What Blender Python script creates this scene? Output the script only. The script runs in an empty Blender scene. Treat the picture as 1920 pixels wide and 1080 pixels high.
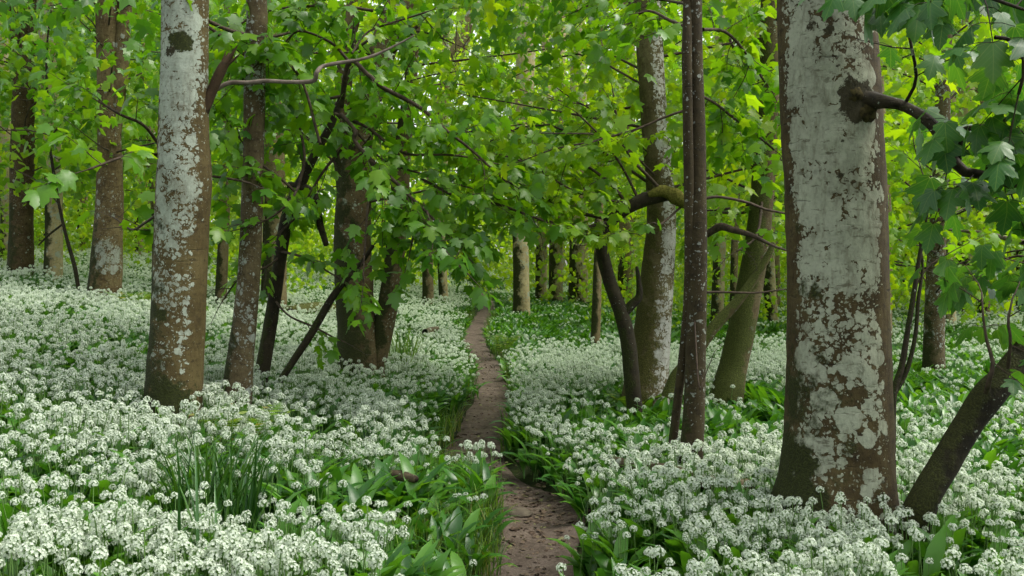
import bpy, math, random
import numpy as np
R = np.random.default_rng(11)
random.seed(5)
scene = bpy.context.scene
COL = scene.collection
F = 1844.0; W0, H0 = 1920, 1080
CAMZ = 1.5; PITCH = math.atan(30 / F)
CP, SP = math.cos(PITCH), math.sin(PITCH)

# ------------------------------------------------------------------ helpers
def at(px, py, Y):
    """world point at depth Y seen at photo pixel px,py"""
    cx, cy = (px - 960) / F, (540 - py) / F
    d = np.array([cx, CP + cy * SP, -SP + cy * CP])
    return np.array([0, 0, CAMZ]) + d * (Y / d[1])

def proj(P):
    P = np.atleast_2d(P)
    x, y, z = P[:, 0], P[:, 1], P[:, 2] - CAMZ
    dep = y * CP - z * SP
    up = y * SP + z * CP
    dep = np.maximum(dep, .05)
    return 960 + F * x / dep, 540 - F * up / dep, dep

def _hash(ix, iy, iz):
    h = (ix * 374761393 + iy * 668265263 + iz * 2147483647 + 1013904223) & 0xffffffff
    h = ((h ^ (h >> 13)) * 1274126177) & 0xffffffff
    h = ((h ^ (h >> 16)) * 2246822519) & 0xffffffff
    return ((h ^ (h >> 15)) & 0xffff) / 65535.0

def noise3(P):
    P = np.asarray(P, float)
    i = np.floor(P).astype(np.int64); f = P - i; f = f * f * (3 - 2 * f)
    out = 0
    for dx in (0, 1):
        for dy in (0, 1):
            for dz in (0, 1):
                w = (f[..., 0] if dx else 1 - f[..., 0]) * (f[..., 1] if dy else 1 - f[..., 1]) * (f[..., 2] if dz else 1 - f[..., 2])
                out = out + w * _hash(i[..., 0] + dx, i[..., 1] + dy, i[..., 2] + dz)
    return out

def fbm(P, oct=3):
    P = np.asarray(P, float); s = 0; a = .5
    for k in range(oct):
        s = s + a * noise3(P * 2 ** k + 17.3 * k); a *= .5
    return s / (1 - .5 ** oct)

def n2(x, y, sc, seed=0.):
    x = np.asarray(x, float); y = np.asarray(y, float)
    return fbm(np.stack([x * sc, y * sc, np.zeros_like(x) + seed], -1), 3)

# ------------------------------------------------------------------ terrain
PATH_PX = [(985, 1300), (992, 1180), (995, 1080), (1003, 1020), (1010, 982), (992, 952), (944, 926), (904, 896), (890, 864), (899, 835), (915, 806), (925, 772),
           (928, 740), (915, 702), (899, 672), (889, 650), (893, 630), (906, 611), (915, 598), (903, 582), (880, 570), (850, 562)]
def _flat(px, py):
    cy = (540 - py) / F; cx = (px - 960) / F
    d = np.array([cx, CP + cy * SP, -SP + cy * CP]); t = (CAMZ + .03) / -d[2]
    return d[0] * t, d[1] * t

def catmull(P, n):
    P = np.asarray(P, float)
    Q = np.vstack([2 * P[0] - P[1], P, 2 * P[-1] - P[-2]])
    m = len(P) - 1
    t = np.linspace(0, m, n); i = np.minimum(t.astype(int), m - 1); u = (t - i)[:, None]
    a, b, c, d = Q[i], Q[i + 1], Q[i + 2], Q[i + 3]
    return .5 * (2 * b + (c - a) * u + (2 * a - 5 * b + 4 * c - d) * u ** 2 + (3 * b - a - 3 * c + d) * u ** 3)
PATHC = catmull([_flat(*p) for p in PATH_PX], 420)

def path_dist(x, y):
    x = np.ravel(np.asarray(x, float)); y = np.ravel(np.asarray(y, float))
    out = np.empty(len(x)); side = np.empty(len(x))
    for k in range(0, len(x), 20000):
        dx = x[k:k + 20000, None] - PATHC[None, :, 0]; dy = y[k:k + 20000, None] - PATHC[None, :, 1]
        d = dx * dx + dy * dy; j = d.argmin(1)
        out[k:k + 20000] = np.sqrt(d[np.arange(len(j)), j]); side[k:k + 20000] = dx[np.arange(len(j)), j]
    return out, side

def terrain(x, y):
    x = np.asarray(x, float); y = np.asarray(y, float); shp = np.broadcast(x, y).shape
    x = np.broadcast_to(x, shp).ravel(); y = np.broadcast_to(y, shp).ravel()
    L = np.logaddexp(0, (-x - 1.0) * 2.2) / 2.2
    z = 2.6 * (1 - np.exp(-L / 14.0))
    far = np.clip(y - 22, 0, 60); z = z + .032 * far
    d, _ = path_dist(x, y)
    z = z + .10 * (n2(x, y, .35, 3.) - .5) * np.clip(d / .8, 0, 1) + .05 * np.clip((d - .2) / .5, 0, 1)
    z = z - .03 * np.exp(-(d / .25) ** 2)
    return z.reshape(shp)
def tz(x, y): return float(terrain(np.array([x]), np.array([y]))[0])

def depth_at(px, py, h=.3, ymax=34.):
    Ys = np.linspace(2.5, ymax, 900)
    P = np.array([at(px, py, Y) for Y in Ys])
    g = terrain(P[:, 0], P[:, 1]) + h
    k = np.nonzero(P[:, 2] <= g)[0]
    return float(Ys[k[0]]) if len(k) else ymax

# ------------------------------------------------------------------ meshes
class MB:
    def __init__(s): s.v = []; s.f = []; s.n = 0; s.a = []; s.uv = []
    def add(s, V, Fc, att=None):
        V = np.asarray(V, float)
        s.v.append(V); s.n0 = s.n
        for f in Fc: s.f.append(np.asarray(f, np.int64) + s.n)
        s.a.append(np.full(len(V), .5) if att is None else np.broadcast_to(att, (len(V),)))
        s.n += len(V)
    def build(s, name, mat, parent=None, loc=None, smooth=True):
        V = np.vstack(s.v); 
        if loc is not None: V = V - np.asarray(loc)
        flat = []; cnt = []
        for f in s.f:
            f = np.atleast_2d(f); flat.append(f.ravel()); cnt.append(np.full(len(f), f.shape[1]))
        return mesh_obj(name, V, np.concatenate(flat), np.concatenate(cnt), mat, parent, np.concatenate(s.a), smooth)

def raw_mesh(name, V, flat, cnt, mat, att=None, smooth=True, uv=None):
    me = bpy.data.meshes.new(name)
    me.vertices.add(len(V)); me.vertices.foreach_set('co', np.asarray(V, np.float32).ravel())
    me.loops.add(len(flat)); me.loops.foreach_set('vertex_index', flat.astype(np.int32))
    st = np.concatenate([[0], np.cumsum(cnt)[:-1]])
    me.polygons.add(len(cnt)); me.polygons.foreach_set('loop_start', st.astype(np.int32)); me.polygons.foreach_set('loop_total', cnt.astype(np.int32))
    me.polygons.foreach_set('use_smooth', np.full(len(cnt), smooth))
    if att is not None:
        a = me.attributes.new('rnd', 'FLOAT', 'POINT'); a.data.foreach_set('value', np.asarray(att, np.float32))
    if uv is not None:
        u = me.attributes.new('leafuv', 'FLOAT_VECTOR', 'POINT'); u.data.foreach_set('vector', np.asarray(uv, np.float32).ravel())
    me.update(calc_edges=True); me.validate()
    for m in (mat if isinstance(mat, (list, tuple)) else [mat]): me.materials.append(m)
    return me

def mesh_obj(name, V, flat, cnt, mat, parent=None, att=None, smooth=True, uv=None):
    o = bpy.data.objects.new(name, raw_mesh(name, V, flat, cnt, mat, att, smooth, uv)); COL.objects.link(o)
    if parent is not None: o.parent = parent
    return o

def tag(o, label=None, cat=None, group=None, kind=None):
    if label: o['label'] = label
    if cat: o['category'] = cat
    if group: o['group'] = group
    if kind: o['kind'] = kind
    return o
def thing(name, label, cat, loc, group=None):
    o = bpy.data.objects.new(name, None); COL.objects.link(o); o.location = loc; o.empty_display_size = .2
    return tag(o, label, cat, group)

def tube(mb, P, r, segs=8, rough=0., seed=0., flare=0., cap=True, gz=None, ell=None):
    """tapered tube along P with radii r; rough = relative relief; flare = root flare above gz"""
    P = np.asarray(P, float); r = np.asarray(r, float); n = len(P)
    T = np.gradient(P, axis=0); T /= np.linalg.norm(T, axis=1)[:, None] + 1e-9
    ref = np.array([1., 0, 0]) if abs(T[0, 0]) < .8 else np.array([0, 1., 0])
    A = np.empty((n, 3)); a = ref - T[0] * ref.dot(T[0]); a /= np.linalg.norm(a)
    for i in range(n):
        a = a - T[i] * a.dot(T[i]); a = a / np.linalg.norm(a); A[i] = a
    B = np.cross(T, A)
    th = np.arange(segs) * 2 * np.pi / segs
    rr = np.repeat(r[:, None], segs, 1)
    if flare:
        z = np.maximum(P[:, 2] - gz, 0)[:, None]
        rr = rr * (1 + flare * np.exp(-z / .22) * (.55 + .6 * np.cos(th * 3 + seed) + .35 * np.cos(th * 5 + seed * 2)) * .8)
    N = A[:, None] * np.cos(th)[None, :, None] + B[:, None] * np.sin(th)[None, :, None]
    V = P[:, None] + N * rr[..., None]
    if rough:
        d = (fbm(V * np.array([5, 5, 2.2]) + seed, 3) - .5) * 2 * rough + (fbm(V * np.array([22, 22, 14]) + seed, 2) - .5) * rough * .7
        V = V + N * (d * rr)[..., None]
    V = V.reshape(-1, 3)
    i = np.arange(n - 1)[:, None] * segs; j = np.arange(segs)[None]; k = (j + 1) % segs
    Q = np.stack([i + j, i + k, i + segs + k, i + segs + j], -1).reshape(-1, 4)
    fs = [Q]
    if cap:
        V = np.vstack([V, P[-1] + T[-1] * r[-1] * .4]); t = len(V) - 1; b = (n - 1) * segs
        fs.append(np.stack([b + j[0], b + k[0], np.full(segs, t)], -1))
    mb.add(V, fs)

# leaf templates: outline of one half, fan about the midrib
HALF = {
    0: [(0, .03), (.10, -.05), (.22, -.03), (.38, .03), (.36, .10), (.40, .15), (.33, .20), (.30, .27), (.40, .34), (.43, .43), (.50, .48), (.55, .62), (.45, .60), (.40, .64), (.31, .60), (.19, .61),
        (.23, .70), (.20, .76), (.21, .82), (.11, .88), (.07, .95), (0, 1.03)],
    1: [(0, .02), (.14, -.06), (.38, .05), (.31, .26), (.43, .42), (.54, .61), (.36, .61), (.19, .61), (.23, .76), (.10, .88), (0, 1.02)],
    2: [(0, 0), (.38, .06), (.30, .28), (.53, .60), (.20, .62), (0, 1.02)],
    3: [(0, 0), (.47, .38), (.30, .68), (0, 1)],
}
TPL = {}
for k, h in HALF.items():
    h = np.array(h); o = np.vstack([h, (h * [-1, 1])[1:-1][::-1]])
    v = np.vstack([[0, .36], o]); m = len(o)
    f = np.array([[0, 1 + i, 1 + (i + 1) % m] for i in range(m)])
    z = -.20 * np.abs(v[:, 0]) - .30 * np.clip(v[:, 1], 0, 2) ** 2
    TPL[k] = (v, z, f)

class Leaves:
    def __init__(s): s.p = []; s.y = []; s.up = []; s.sz = []; s.b = []
    def add(s, p, y, up, sz, b=.5):
        p = np.atleast_2d(p); s.p.append(p); s.y.append(np.atleast_2d(y)); s.up.append(np.atleast_2d(up)); s.sz.append(np.broadcast_to(sz, (len(p),)))
        s.b.append(np.broadcast_to(b, (len(p),)))
    def count(s): return sum(len(p) for p in s.p)
    def build(s, name, mat, parent, loc, lod, clear=True, rr=None):
        if not s.p: return None
        p = np.vstack(s.p); y = np.vstack(s.y); up = np.vstack(s.up); sz = np.concatenate(s.sz); bb = np.concatenate(s.b)
        if clear:
            k = keep(p); p, y, up, sz, bb = p[k], y[k], up[k], sz[k], bb[k]
        if len(p) == 0: return None
        y = y / (np.linalg.norm(y, axis=1)[:, None] + 1e-9)
        X = np.cross(y, up); X /= np.linalg.norm(X, axis=1)[:, None] + 1e-9
        Z = np.cross(X, y)
        tv, tzz, tf = TPL[lod]; nv = len(tv)
        curl = R.uniform(.3, 1.8, len(p)); wx = R.uniform(.85, 1.15, len(p))
        V = p[:, None] + sz[:, None, None] * (tv[None, :, 0, None] * X[:, None] * wx[:, None, None] + tv[None, :, 1, None] * y[:, None] + (curl[:, None] * tzz[None])[..., None] * Z[:, None])
        V = V.reshape(-1, 3) - np.asarray(loc)
        Fc = (tf[None] + (np.arange(len(p)) * nv)[:, None, None]).reshape(-1)
        cnt = np.full(len(Fc) // 3, 3)
        att = np.repeat(np.clip(bb + R.normal(0, .2, len(p)), 0, 1), nv)
        uv = np.zeros((len(V), 3)); uv[:, 0] = np.tile(tv[:, 0], len(p)); uv[:, 1] = np.tile(tv[:, 1], len(p))
        return mesh_obj(name, V, Fc, cnt, mat, parent, att, False if lod >= 2 else True, uv)

# parts of the wood where the photo shows trunks and not leaves (x0,y0,x1,y1,depth in front of which it stays clear)
CLEAR = [(285, -60, 402, 800, 6.4), (1462, 50, 1672, 960, 4.75), (1180, 425, 1275, 760, 30), (1283, 0, 1330, 860, 6.3), (1090, 470, 1290, 760, 30),
         (930, 445, 1120, 620, 30), (1330, 470, 1450, 760, 20), (15, 110, 62, 510, 17), (178, 20, 235, 560, 12), (165, 430, 235, 560, 30), (700, 565, 935, 760, 30), (930, 560, 1460, 760, 30),
         (0, 500, 420, 800, 40), (0, 430, 150, 800, 12), (1722, 440, 1775, 690, 12.5), (640, 640, 745, 740, 11.5), (1195, 60, 1250, 300, 8.5), (840, 10, 890, 130, 12)]
def keep(p):
    x, y, d = proj(p); k = np.ones(len(p), bool)
    for x0, y0, x1, y1, dd in CLEAR:
        k &= ~((x > x0) & (x < x1) & (y > y0) & (y < y1) & (d < dd))
    return k

# ------------------------------------------------------------------ materials
class NT:
    def __init__(s, name, kind='mat'):
        s.m = bpy.data.materials.new(name); s.m.use_nodes = True; s.t = s.m.node_tree; s.t.nodes.clear()
    def n(s, typ, ins=None, **kw):
        nd = s.t.nodes.new(typ)
        for k, v in kw.items(): setattr(nd, k, v)
        for k, v in (ins or {}).items():
            if isinstance(v, bpy.types.NodeSocket): s.t.links.new(v, nd.inputs[k])
            else: nd.inputs[k].default_value = v
        return nd
    def math(s, op, a, b=None, c=None, clamp=False):
        nd = s.t.nodes.new('ShaderNodeMath'); nd.operation = op; nd.use_clamp = clamp
        for i, v in enumerate((a, b, c)):
            if v is None: continue
            if isinstance(v, bpy.types.NodeSocket): s.t.links.new(v, nd.inputs[i])
            else: nd.inputs[i].default_value = v
        return nd.outputs[0]
    def mix(s, f, a, b):
        nd = s.t.nodes.new('ShaderNodeMix'); nd.data_type = 'RGBA'
        for i, v in ((0, f), (6, a), (7, b)):
            if isinstance(v, bpy.types.NodeSocket): s.t.links.new(v, nd.inputs[i])
            else: nd.inputs[i].default_value = v if i == 0 else (*v, 1)
        return nd.outputs[2]
    def ramp(s, f, stops):
        nd = s.t.nodes.new('ShaderNodeValToRGB'); s.t.links.new(f, nd.inputs[0]); e = nd.color_ramp.elements
        while len(e) < len(stops): e.new(.5)
        for el, (p, c) in zip(e, stops): el.position = p; el.color = (*c, 1) if not isinstance(c, float) else (c, c, c, 1)
        return nd.outputs[0]
    def sstep(s, v, lo, hi):
        nd = s.t.nodes.new('ShaderNodeMapRange'); nd.interpolation_type = 'SMOOTHSTEP'
        for i, x in enumerate((v, lo, hi)):
            if isinstance(x, bpy.types.NodeSocket): s.t.links.new(x, nd.inputs[i])
            else: nd.inputs[i].default_value = x
        return nd.outputs[0]
    def noise(s, co, scale, detail=4, rough=.55, dist=0.):
        return s.n('ShaderNodeTexNoise', {'Vector': co, 'Scale': scale, 'Detail': detail, 'Roughness': rough, 'Distortion': dist})
    def out(s, sh):
        o = s.n('ShaderNodeOutputMaterial'); s.t.links.new(sh, o.inputs[0]); return s.m

def leaf_mat(name, stops, trans=.45, tcol=1.5, rough=.42, spec=.45, veins=False):
    t = NT(name)
    a = t.n('ShaderNodeAttribute', attribute_name='rnd').outputs['Fac']
    col = t.ramp(a, stops)
    if veins:
        uv = t.n('ShaderNodeAttribute', attribute_name='leafuv').outputs['Vector']
        s = t.n('ShaderNodeSeparateXYZ', {0: uv})
        ax = t.math('ABSOLUTE', s.outputs[0]); y = t.math('ADD', s.outputs[1], .02)
        rad = t.math('SQRT', t.math('ADD', t.math('MULTIPLY', ax, ax), t.math('MULTIPLY', y, y)))
        ang = t.math('ARCTAN2', ax, y)
        best = None
        for v in (0., .72, 1.36):
            d = t.math('ABSOLUTE', t.math('SUBTRACT', ang, v)); d = t.math('MULTIPLY', d, rad)
            best = d if best is None else t.math('MINIMUM', best, d)
        # side veins off the midrib
        w = t.math('SINE', t.math('MULTIPLY', t.math('SUBTRACT', y, t.math('MULTIPLY', ax, .9)), 42.))
        w = t.math('MULTIPLY', t.sstep(w, .8, 1.), .35)
        vm = t.math('MAXIMUM', t.sstep(best, .016, .004), w)
        col = t.mix(t.math('MULTIPLY', vm, .45), col, (.16, .25, .06))
    tc = t.n('ShaderNodeMix', data_type='RGBA', blend_type='MULTIPLY'); tc.inputs[0].default_value = 1
    t.t.links.new(col, tc.inputs[6]); tc.inputs[7].default_value = (tcol * 1.25, tcol * 1.15, tcol * .35, 1)
    p = t.n('ShaderNodeBsdfPrincipled', {'Base Color': col, 'Roughness': rough, 'Specular IOR Level': spec})
    tr = t.n('ShaderNodeBsdfTranslucent', {'Color': tc.outputs[2]})
    mx = t.n('ShaderNodeMixShader', {0: trans, 1: p.outputs[0], 2: tr.outputs[0]})
    return t.out(mx.outputs[0])

def bark_mat(name, dark=(.034, .026, .013), mid=(.11, .083, .044), pale=(.19, .155, .095), lichen=(.36, .41, .33), cov=.3, face=None, facek=0., big=.5, small=.5,
             moss=.4, mossh=.5, mossdir=(-.9, -.2, .3), mosscol=(.024, .030, .004), spots=(), slits=.5, covz=0., scale=1., patch=(), gain=1.):
    lichen = (lichen[0] * .80, lichen[1] * .81, lichen[2] * .77)
    t = NT(name)
    co = t.n('ShaderNodeTexCoord').outputs['Object']
    sz = t.n('ShaderNodeSeparateXYZ', {0: co}).outputs[2]
    nrm = t.n('ShaderNodeNewGeometry').outputs['Normal']
    def vmul(v, xyz): return t.n('ShaderNodeVectorMath', {0: v, 1: xyz}, operation='MULTIPLY').outputs[0]
    n1 = t.noise(co, 4.5 * scale, 6, .6).outputs[0]
    n2_ = t.noise(vmul(co, (1, 1, .35)), 38 * scale, 5, .65).outputs[0]
    nb = t.noise(vmul(co, (1, 1, 7)), 5 * scale, 4, .6).outputs[0]
    dark, mid, pale = [(c[0] * .64 * gain, c[1] * .655 * gain, c[2] * .43 * gain) for c in (dark, mid, pale)]
    f = t.math('ADD', t.math('MULTIPLY', n1, .55), t.math('ADD', t.math('MULTIPLY', n2_, .35), t.math('MULTIPLY', nb, .2)))
    col = t.ramp(f, [(.36, dark), (.52, mid), (.72, pale)])
    fl1 = t.noise(vmul(co, (1, 1, .6)), 95 * scale, 4, .7).outputs[0]; fl2 = t.noise(vmul(co, (1, 1, 1.6)), 13 * scale, 7, .72).outputs[0]
    col = t.mix(t.math('MULTIPLY', t.sstep(fl1, .56, .68), .6), col, tuple(c * .45 for c in dark))
    col = t.mix(t.math('MULTIPLY', t.sstep(fl2, .54, .66), .7), col, tuple(c * .8 for c in dark))
    col = t.mix(t.math('MULTIPLY', t.sstep(fl2, .42, .32), .45), col, tuple(c * 1.25 for c in pale))
    slit = t.math('MULTIPLY', t.sstep(nb, .62, .68), slits)
    col = t.mix(slit, col, tuple(c * .6 for c in dark))
    # lichen
    wob = t.noise(co, 22 * scale, 4, .6).outputs['Color']
    wv = t.n('ShaderNodeVectorMath', {0: wob, 1: (.5, .5, .5)}, operation='SUBTRACT').outputs[0]
    wv = t.n('ShaderNodeVectorMath', {0: wv, 3: .07 / scale}, operation='SCALE').outputs[0]
    cd = t.n('ShaderNodeVectorMath', {0: co, 1: wv}, operation='ADD').outputs[0]
    ln = t.noise(co, 3.2 * scale, 3, .5).outputs[0]
    c = t.math('ADD', cov - .60, t.math('MULTIPLY', ln, 1.2))
    if face:
        d = t.n('ShaderNodeVectorMath', {0: nrm, 1: face}, operation='DOT_PRODUCT').outputs[1]
        c = t.math('ADD', c, t.math('MULTIPLY', t.math('SUBTRACT', t.sstep(d, .35, .8), .6), facek))
    if covz: c = t.math('ADD', c, t.math('MULTIPLY', t.math('SUBTRACT', sz, 1.3), covz))
    for (q, rad, amt) in patch:
        dd = t.n('ShaderNodeVectorMath', {0: co, 1: q}, operation='DISTANCE').outputs[1]
        c = t.math('ADD', c, t.math('MULTIPLY', t.sstep(dd, rad, rad * .4), amt))
    mask = None
    for sc, amt, edge in ((9 * scale, big, .05), (26 * scale, small, .06), (58 * scale, small * .9, .08)):
        v = t.n('ShaderNodeTexVoronoi', {'Vector': cd, 'Scale': sc, 'Randomness': 1.})
        rnd = t.n('ShaderNodeSeparateColor', {0: v.outputs['Color']}).outputs[0]
        thr = t.math('MULTIPLY', t.math('ADD', t.math('MULTIPLY', rnd, .9), t.math('MULTIPLY', c, 1.6)), amt)
        thr = t.math('SUBTRACT', thr, .42 * amt)
        m = t.sstep(t.math('SUBTRACT', thr, v.outputs['Distance']), -edge * .6, edge * .6)
        mask = m if mask is None else t.math('MAXIMUM', mask, m)
    brk = t.noise(vmul(cd, (1, 1, 1.8)), 9 * scale, 8, .72).outputs[0]
    mask = t.math('MULTIPLY', mask, t.sstep(brk, .33, .37))
    lc = t.noise(co, 60 * scale, 4, .6).outputs[0]
    lcol = t.ramp(t.math('ADD', t.math('MULTIPLY', lc, .5), t.math('MULTIPLY', n1, .5)), [(.3, tuple(x * .62 for x in lichen)), (.5, lichen), (.7, tuple(min(1, x * 1.22) for x in lichen))])
    st1 = t.noise(vmul(co, (1, 1, .45)), 7 * scale, 6, .7).outputs[0]; st2 = t.noise(vmul(co, (1, 1, 3.)), 11 * scale, 5, .7).outputs[0]
    lcol = t.mix(t.math('MULTIPLY', t.sstep(st1, .46, .72), .55), lcol, tuple(x * .55 for x in pale))
    lcol = t.mix(t.math('MULTIPLY', t.sstep(st2, .58, .66), .6), lcol, tuple(x * .8 for x in mid))
    lcol = t.mix(t.math('MULTIPLY', t.sstep(n2_, .50, .66), .35), lcol, mid)
    col = t.mix(t.math('MULTIPLY', mask, .92), col, lcol)
    col = t.mix(t.math('MULTIPLY', t.sstep(nb, .67, .70), slits), col, tuple(c * .7 for c in dark))
    # moss on one side and towards the foot
    md = t.n('ShaderNodeVectorMath', {0: nrm, 1: mossdir}, operation='DOT_PRODUCT').outputs[1]
    mn = t.noise(co, 7 * scale, 5, .65).outputs[0]
    mv = t.math('ADD', t.math('MULTIPLY', md, .28), t.math('MULTIPLY', t.math('SUBTRACT', 1., t.math('DIVIDE', sz, mossh)), .16))
    mv = t.math('ADD', mv, t.math('SUBTRACT', t.math('MULTIPLY', mn, 1.1), .98 - moss))
    mm = t.sstep(mv, -.05, .12)
    mfine = t.noise(co, 110 * scale, 3, .6).outputs[0]
    mcol = t.ramp(mfine, [(.3, tuple(x * .35 for x in mosscol)), (.55, mosscol), (.75, tuple(x * 1.9 for x in mosscol))])
    col = t.mix(mm, col, mcol)
    for (q, rad, kind) in spots:
        dv = t.n('ShaderNodeVectorMath', {0: co, 1: q}, operation='SUBTRACT').outputs[0]
        dv = vmul(dv, (1, 1, 1.15))
        dd = t.n('ShaderNodeVectorMath', {0: dv}, operation='LENGTH').outputs[1]
        dd = t.math('ADD', dd, t.math('MULTIPLY', t.math('SUBTRACT', t.noise(co, 12 * scale, 7, .72).outputs[0], .5), rad * 3.2))
        sm = t.sstep(dd, rad, rad * .82)
        col = t.mix(sm, col, mcol if kind == 'moss' else t.mix(mfine, (.008, .007, .004), (.045, .04, .014)))
    h = t.math('ADD', t.math('MULTIPLY', mask, .25), t.math('ADD', t.math('MULTIPLY', t.math('ADD', n2_, fl2), .55), t.math('MULTIPLY', t.math('MULTIPLY', mm, mfine), 1.2)))
    h = t.math('SUBTRACT', h, t.math('MULTIPLY', slit, .5))
    bp = t.n('ShaderNodeBump', {'Height': h, 'Strength': .7, 'Distance': .012})
    p = t.n('ShaderNodeBsdfPrincipled', {'Base Color': col, 'Roughness': .85, 'Specular IOR Level': .25, 'Normal': bp.outputs[0]})
    return t.out(p.outputs[0])

def simple_mat(name, col, rough=.6, spec=.3, trans=0., tcol=None, var=None, vscale=20.):
    t = NT(name)
    c = None
    if var is not None:
        co = t.n('ShaderNodeTexCoord').outputs['Object']
        c = t.mix(t.sstep(t.noise(co, vscale, 4, .6).outputs[0], .3, .7), col, var)
    p = t.n('ShaderNodeBsdfPrincipled', {'Base Color': c if c else (*col, 1), 'Roughness': rough, 'Specular IOR Level': spec})
    sh = p.outputs[0]
    if trans:
        tr = t.n('ShaderNodeBsdfTranslucent', {'Color': (*(tcol or col), 1)})
        sh = t.n('ShaderNodeMixShader', {0: trans, 1: sh, 2: tr.outputs[0]}).outputs[0]
    return t.out(sh)

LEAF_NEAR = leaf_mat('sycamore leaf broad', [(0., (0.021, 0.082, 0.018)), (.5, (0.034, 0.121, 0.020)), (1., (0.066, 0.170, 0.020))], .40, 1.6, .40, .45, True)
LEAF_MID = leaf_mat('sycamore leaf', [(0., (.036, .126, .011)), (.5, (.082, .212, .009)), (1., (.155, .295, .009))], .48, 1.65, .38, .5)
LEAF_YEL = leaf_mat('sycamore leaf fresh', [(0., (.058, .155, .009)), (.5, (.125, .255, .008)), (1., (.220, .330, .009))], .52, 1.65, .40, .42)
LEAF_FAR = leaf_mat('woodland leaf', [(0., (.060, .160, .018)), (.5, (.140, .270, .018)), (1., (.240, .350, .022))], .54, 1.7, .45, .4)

BARK_TWIG = simple_mat('twig bark', (.030, .022, .014), .8, .2, var=(.075, .055, .036), vscale=30)
BARK_PALE = simple_mat('pale branch bark', (.10, .080, .060), .8, .2, var=(.20, .165, .13), vscale=18)
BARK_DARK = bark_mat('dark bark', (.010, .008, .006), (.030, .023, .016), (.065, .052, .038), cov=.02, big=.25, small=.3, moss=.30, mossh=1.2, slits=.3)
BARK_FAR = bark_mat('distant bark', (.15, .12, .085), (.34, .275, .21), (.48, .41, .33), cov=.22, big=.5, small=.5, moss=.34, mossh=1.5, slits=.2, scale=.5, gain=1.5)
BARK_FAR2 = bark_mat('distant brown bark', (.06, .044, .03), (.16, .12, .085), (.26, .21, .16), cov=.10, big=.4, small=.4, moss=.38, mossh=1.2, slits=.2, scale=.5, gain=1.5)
PETAL = simple_mat('garlic petal', (.69, .74, .64), .65, .15, .5, (.68, .78, .56))
GSTEM = simple_mat('garlic stem', (.13, .24, .06), .5, .4, .25, (.16, .30, .05))
GLEAF = leaf_mat('garlic leaf', [(0., (.022, .090, .014)), (.5, (.048, .160, .016)), (1., (.105, .260, .020))], .36, 1.5, .34, .5)
GRASS = leaf_mat('grass blade', [(0., (.040, .090, .018)), (.5, (.095, .200, .026)), (.9, (.16, .27, .035)), (1., (.26, .22, .09))], .36, 1.5, .4, .4)

# ------------------------------------------------------------------ generators of twigs and foliage
UP = np.array([0, 0, 1.])
def unit(v): return v / (np.linalg.norm(v) + 1e-9)

def twig_leaves(mb, lv, p, d, L, size, step=.085, petiole=True, r0=.004, bias=.5, droop=.5):
    """a leafy twig: opposite pairs of stalked leaves"""
    n = max(3, int(L / step)); P = [p]; q = p.copy(); d = unit(d)
    for i in range(n):
        d = unit(d + R.normal(0, .09, 3) + np.array([0, 0, -.035])); q = q + d * step; P.append(q.copy())
    P = np.array(P); tube(mb, P, np.linspace(r0, r0 * .45, len(P)), 4, cap=False)
    h = unit(np.cross(d, UP) + 1e-6)
    for i in range(1, len(P)):
        t = P[i] - P[i - 1]; t = unit(t)
        for s in (-1, 1):
            if R.random() < .12: continue
            side = unit(np.cross(t, UP)) * s if i % 2 or R.random() < .6 else unit(np.cross(t, np.cross(t, UP))) * s
            pd = unit(t * R.uniform(.2, .8) + side * .8 + np.array([0, 0, R.uniform(-.1, .35)]))
            pl = R.uniform(.045, .11) * (size / .15)
            e = P[i] + pd * pl
            if petiole: tube(mb, np.array([P[i], (P[i] + e) / 2 + UP * .006, e]), np.array([.0016, .0014, .0012]) * 1.1, 3, cap=False)
            tip = unit(np.array([pd[0], pd[1], 0]) + R.normal(0, .25, 3) + np.array([0, 0, -droop * R.uniform(.3, 1.7)]))
            up = unit(UP + R.normal(0, .33, 3))
            lv.add(e, tip, up, size * R.uniform(.6, 1.15), bias)
    t = unit(P[-1] - P[-2])
    lv.add(P[-1], unit(t + np.array([0, 0, -droop])), UP + R.normal(0, .2, 3), size * R.uniform(.7, 1.1), bias)

def px_line(pts, Y):
    """pixel polyline (x, y, width[, dY]) -> world points and radii"""
    P = []; r = []
    for q in pts:
        y = Y + (q[3] if len(q) > 3 else 0.)
        P.append(at(q[0], q[1], y)); r.append(q[2] / F * y / 2)
    return np.array(P), np.array(r)

def smooth_line(P, r, step):
    L = np.linalg.norm(np.diff(P, axis=0), axis=1).sum(); n = max(6, int(L / step))
    Q = catmull(np.hstack([P, r[:, None]]), n)
    return Q[:, :3], np.maximum(Q[:, 3], .0008)

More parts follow.
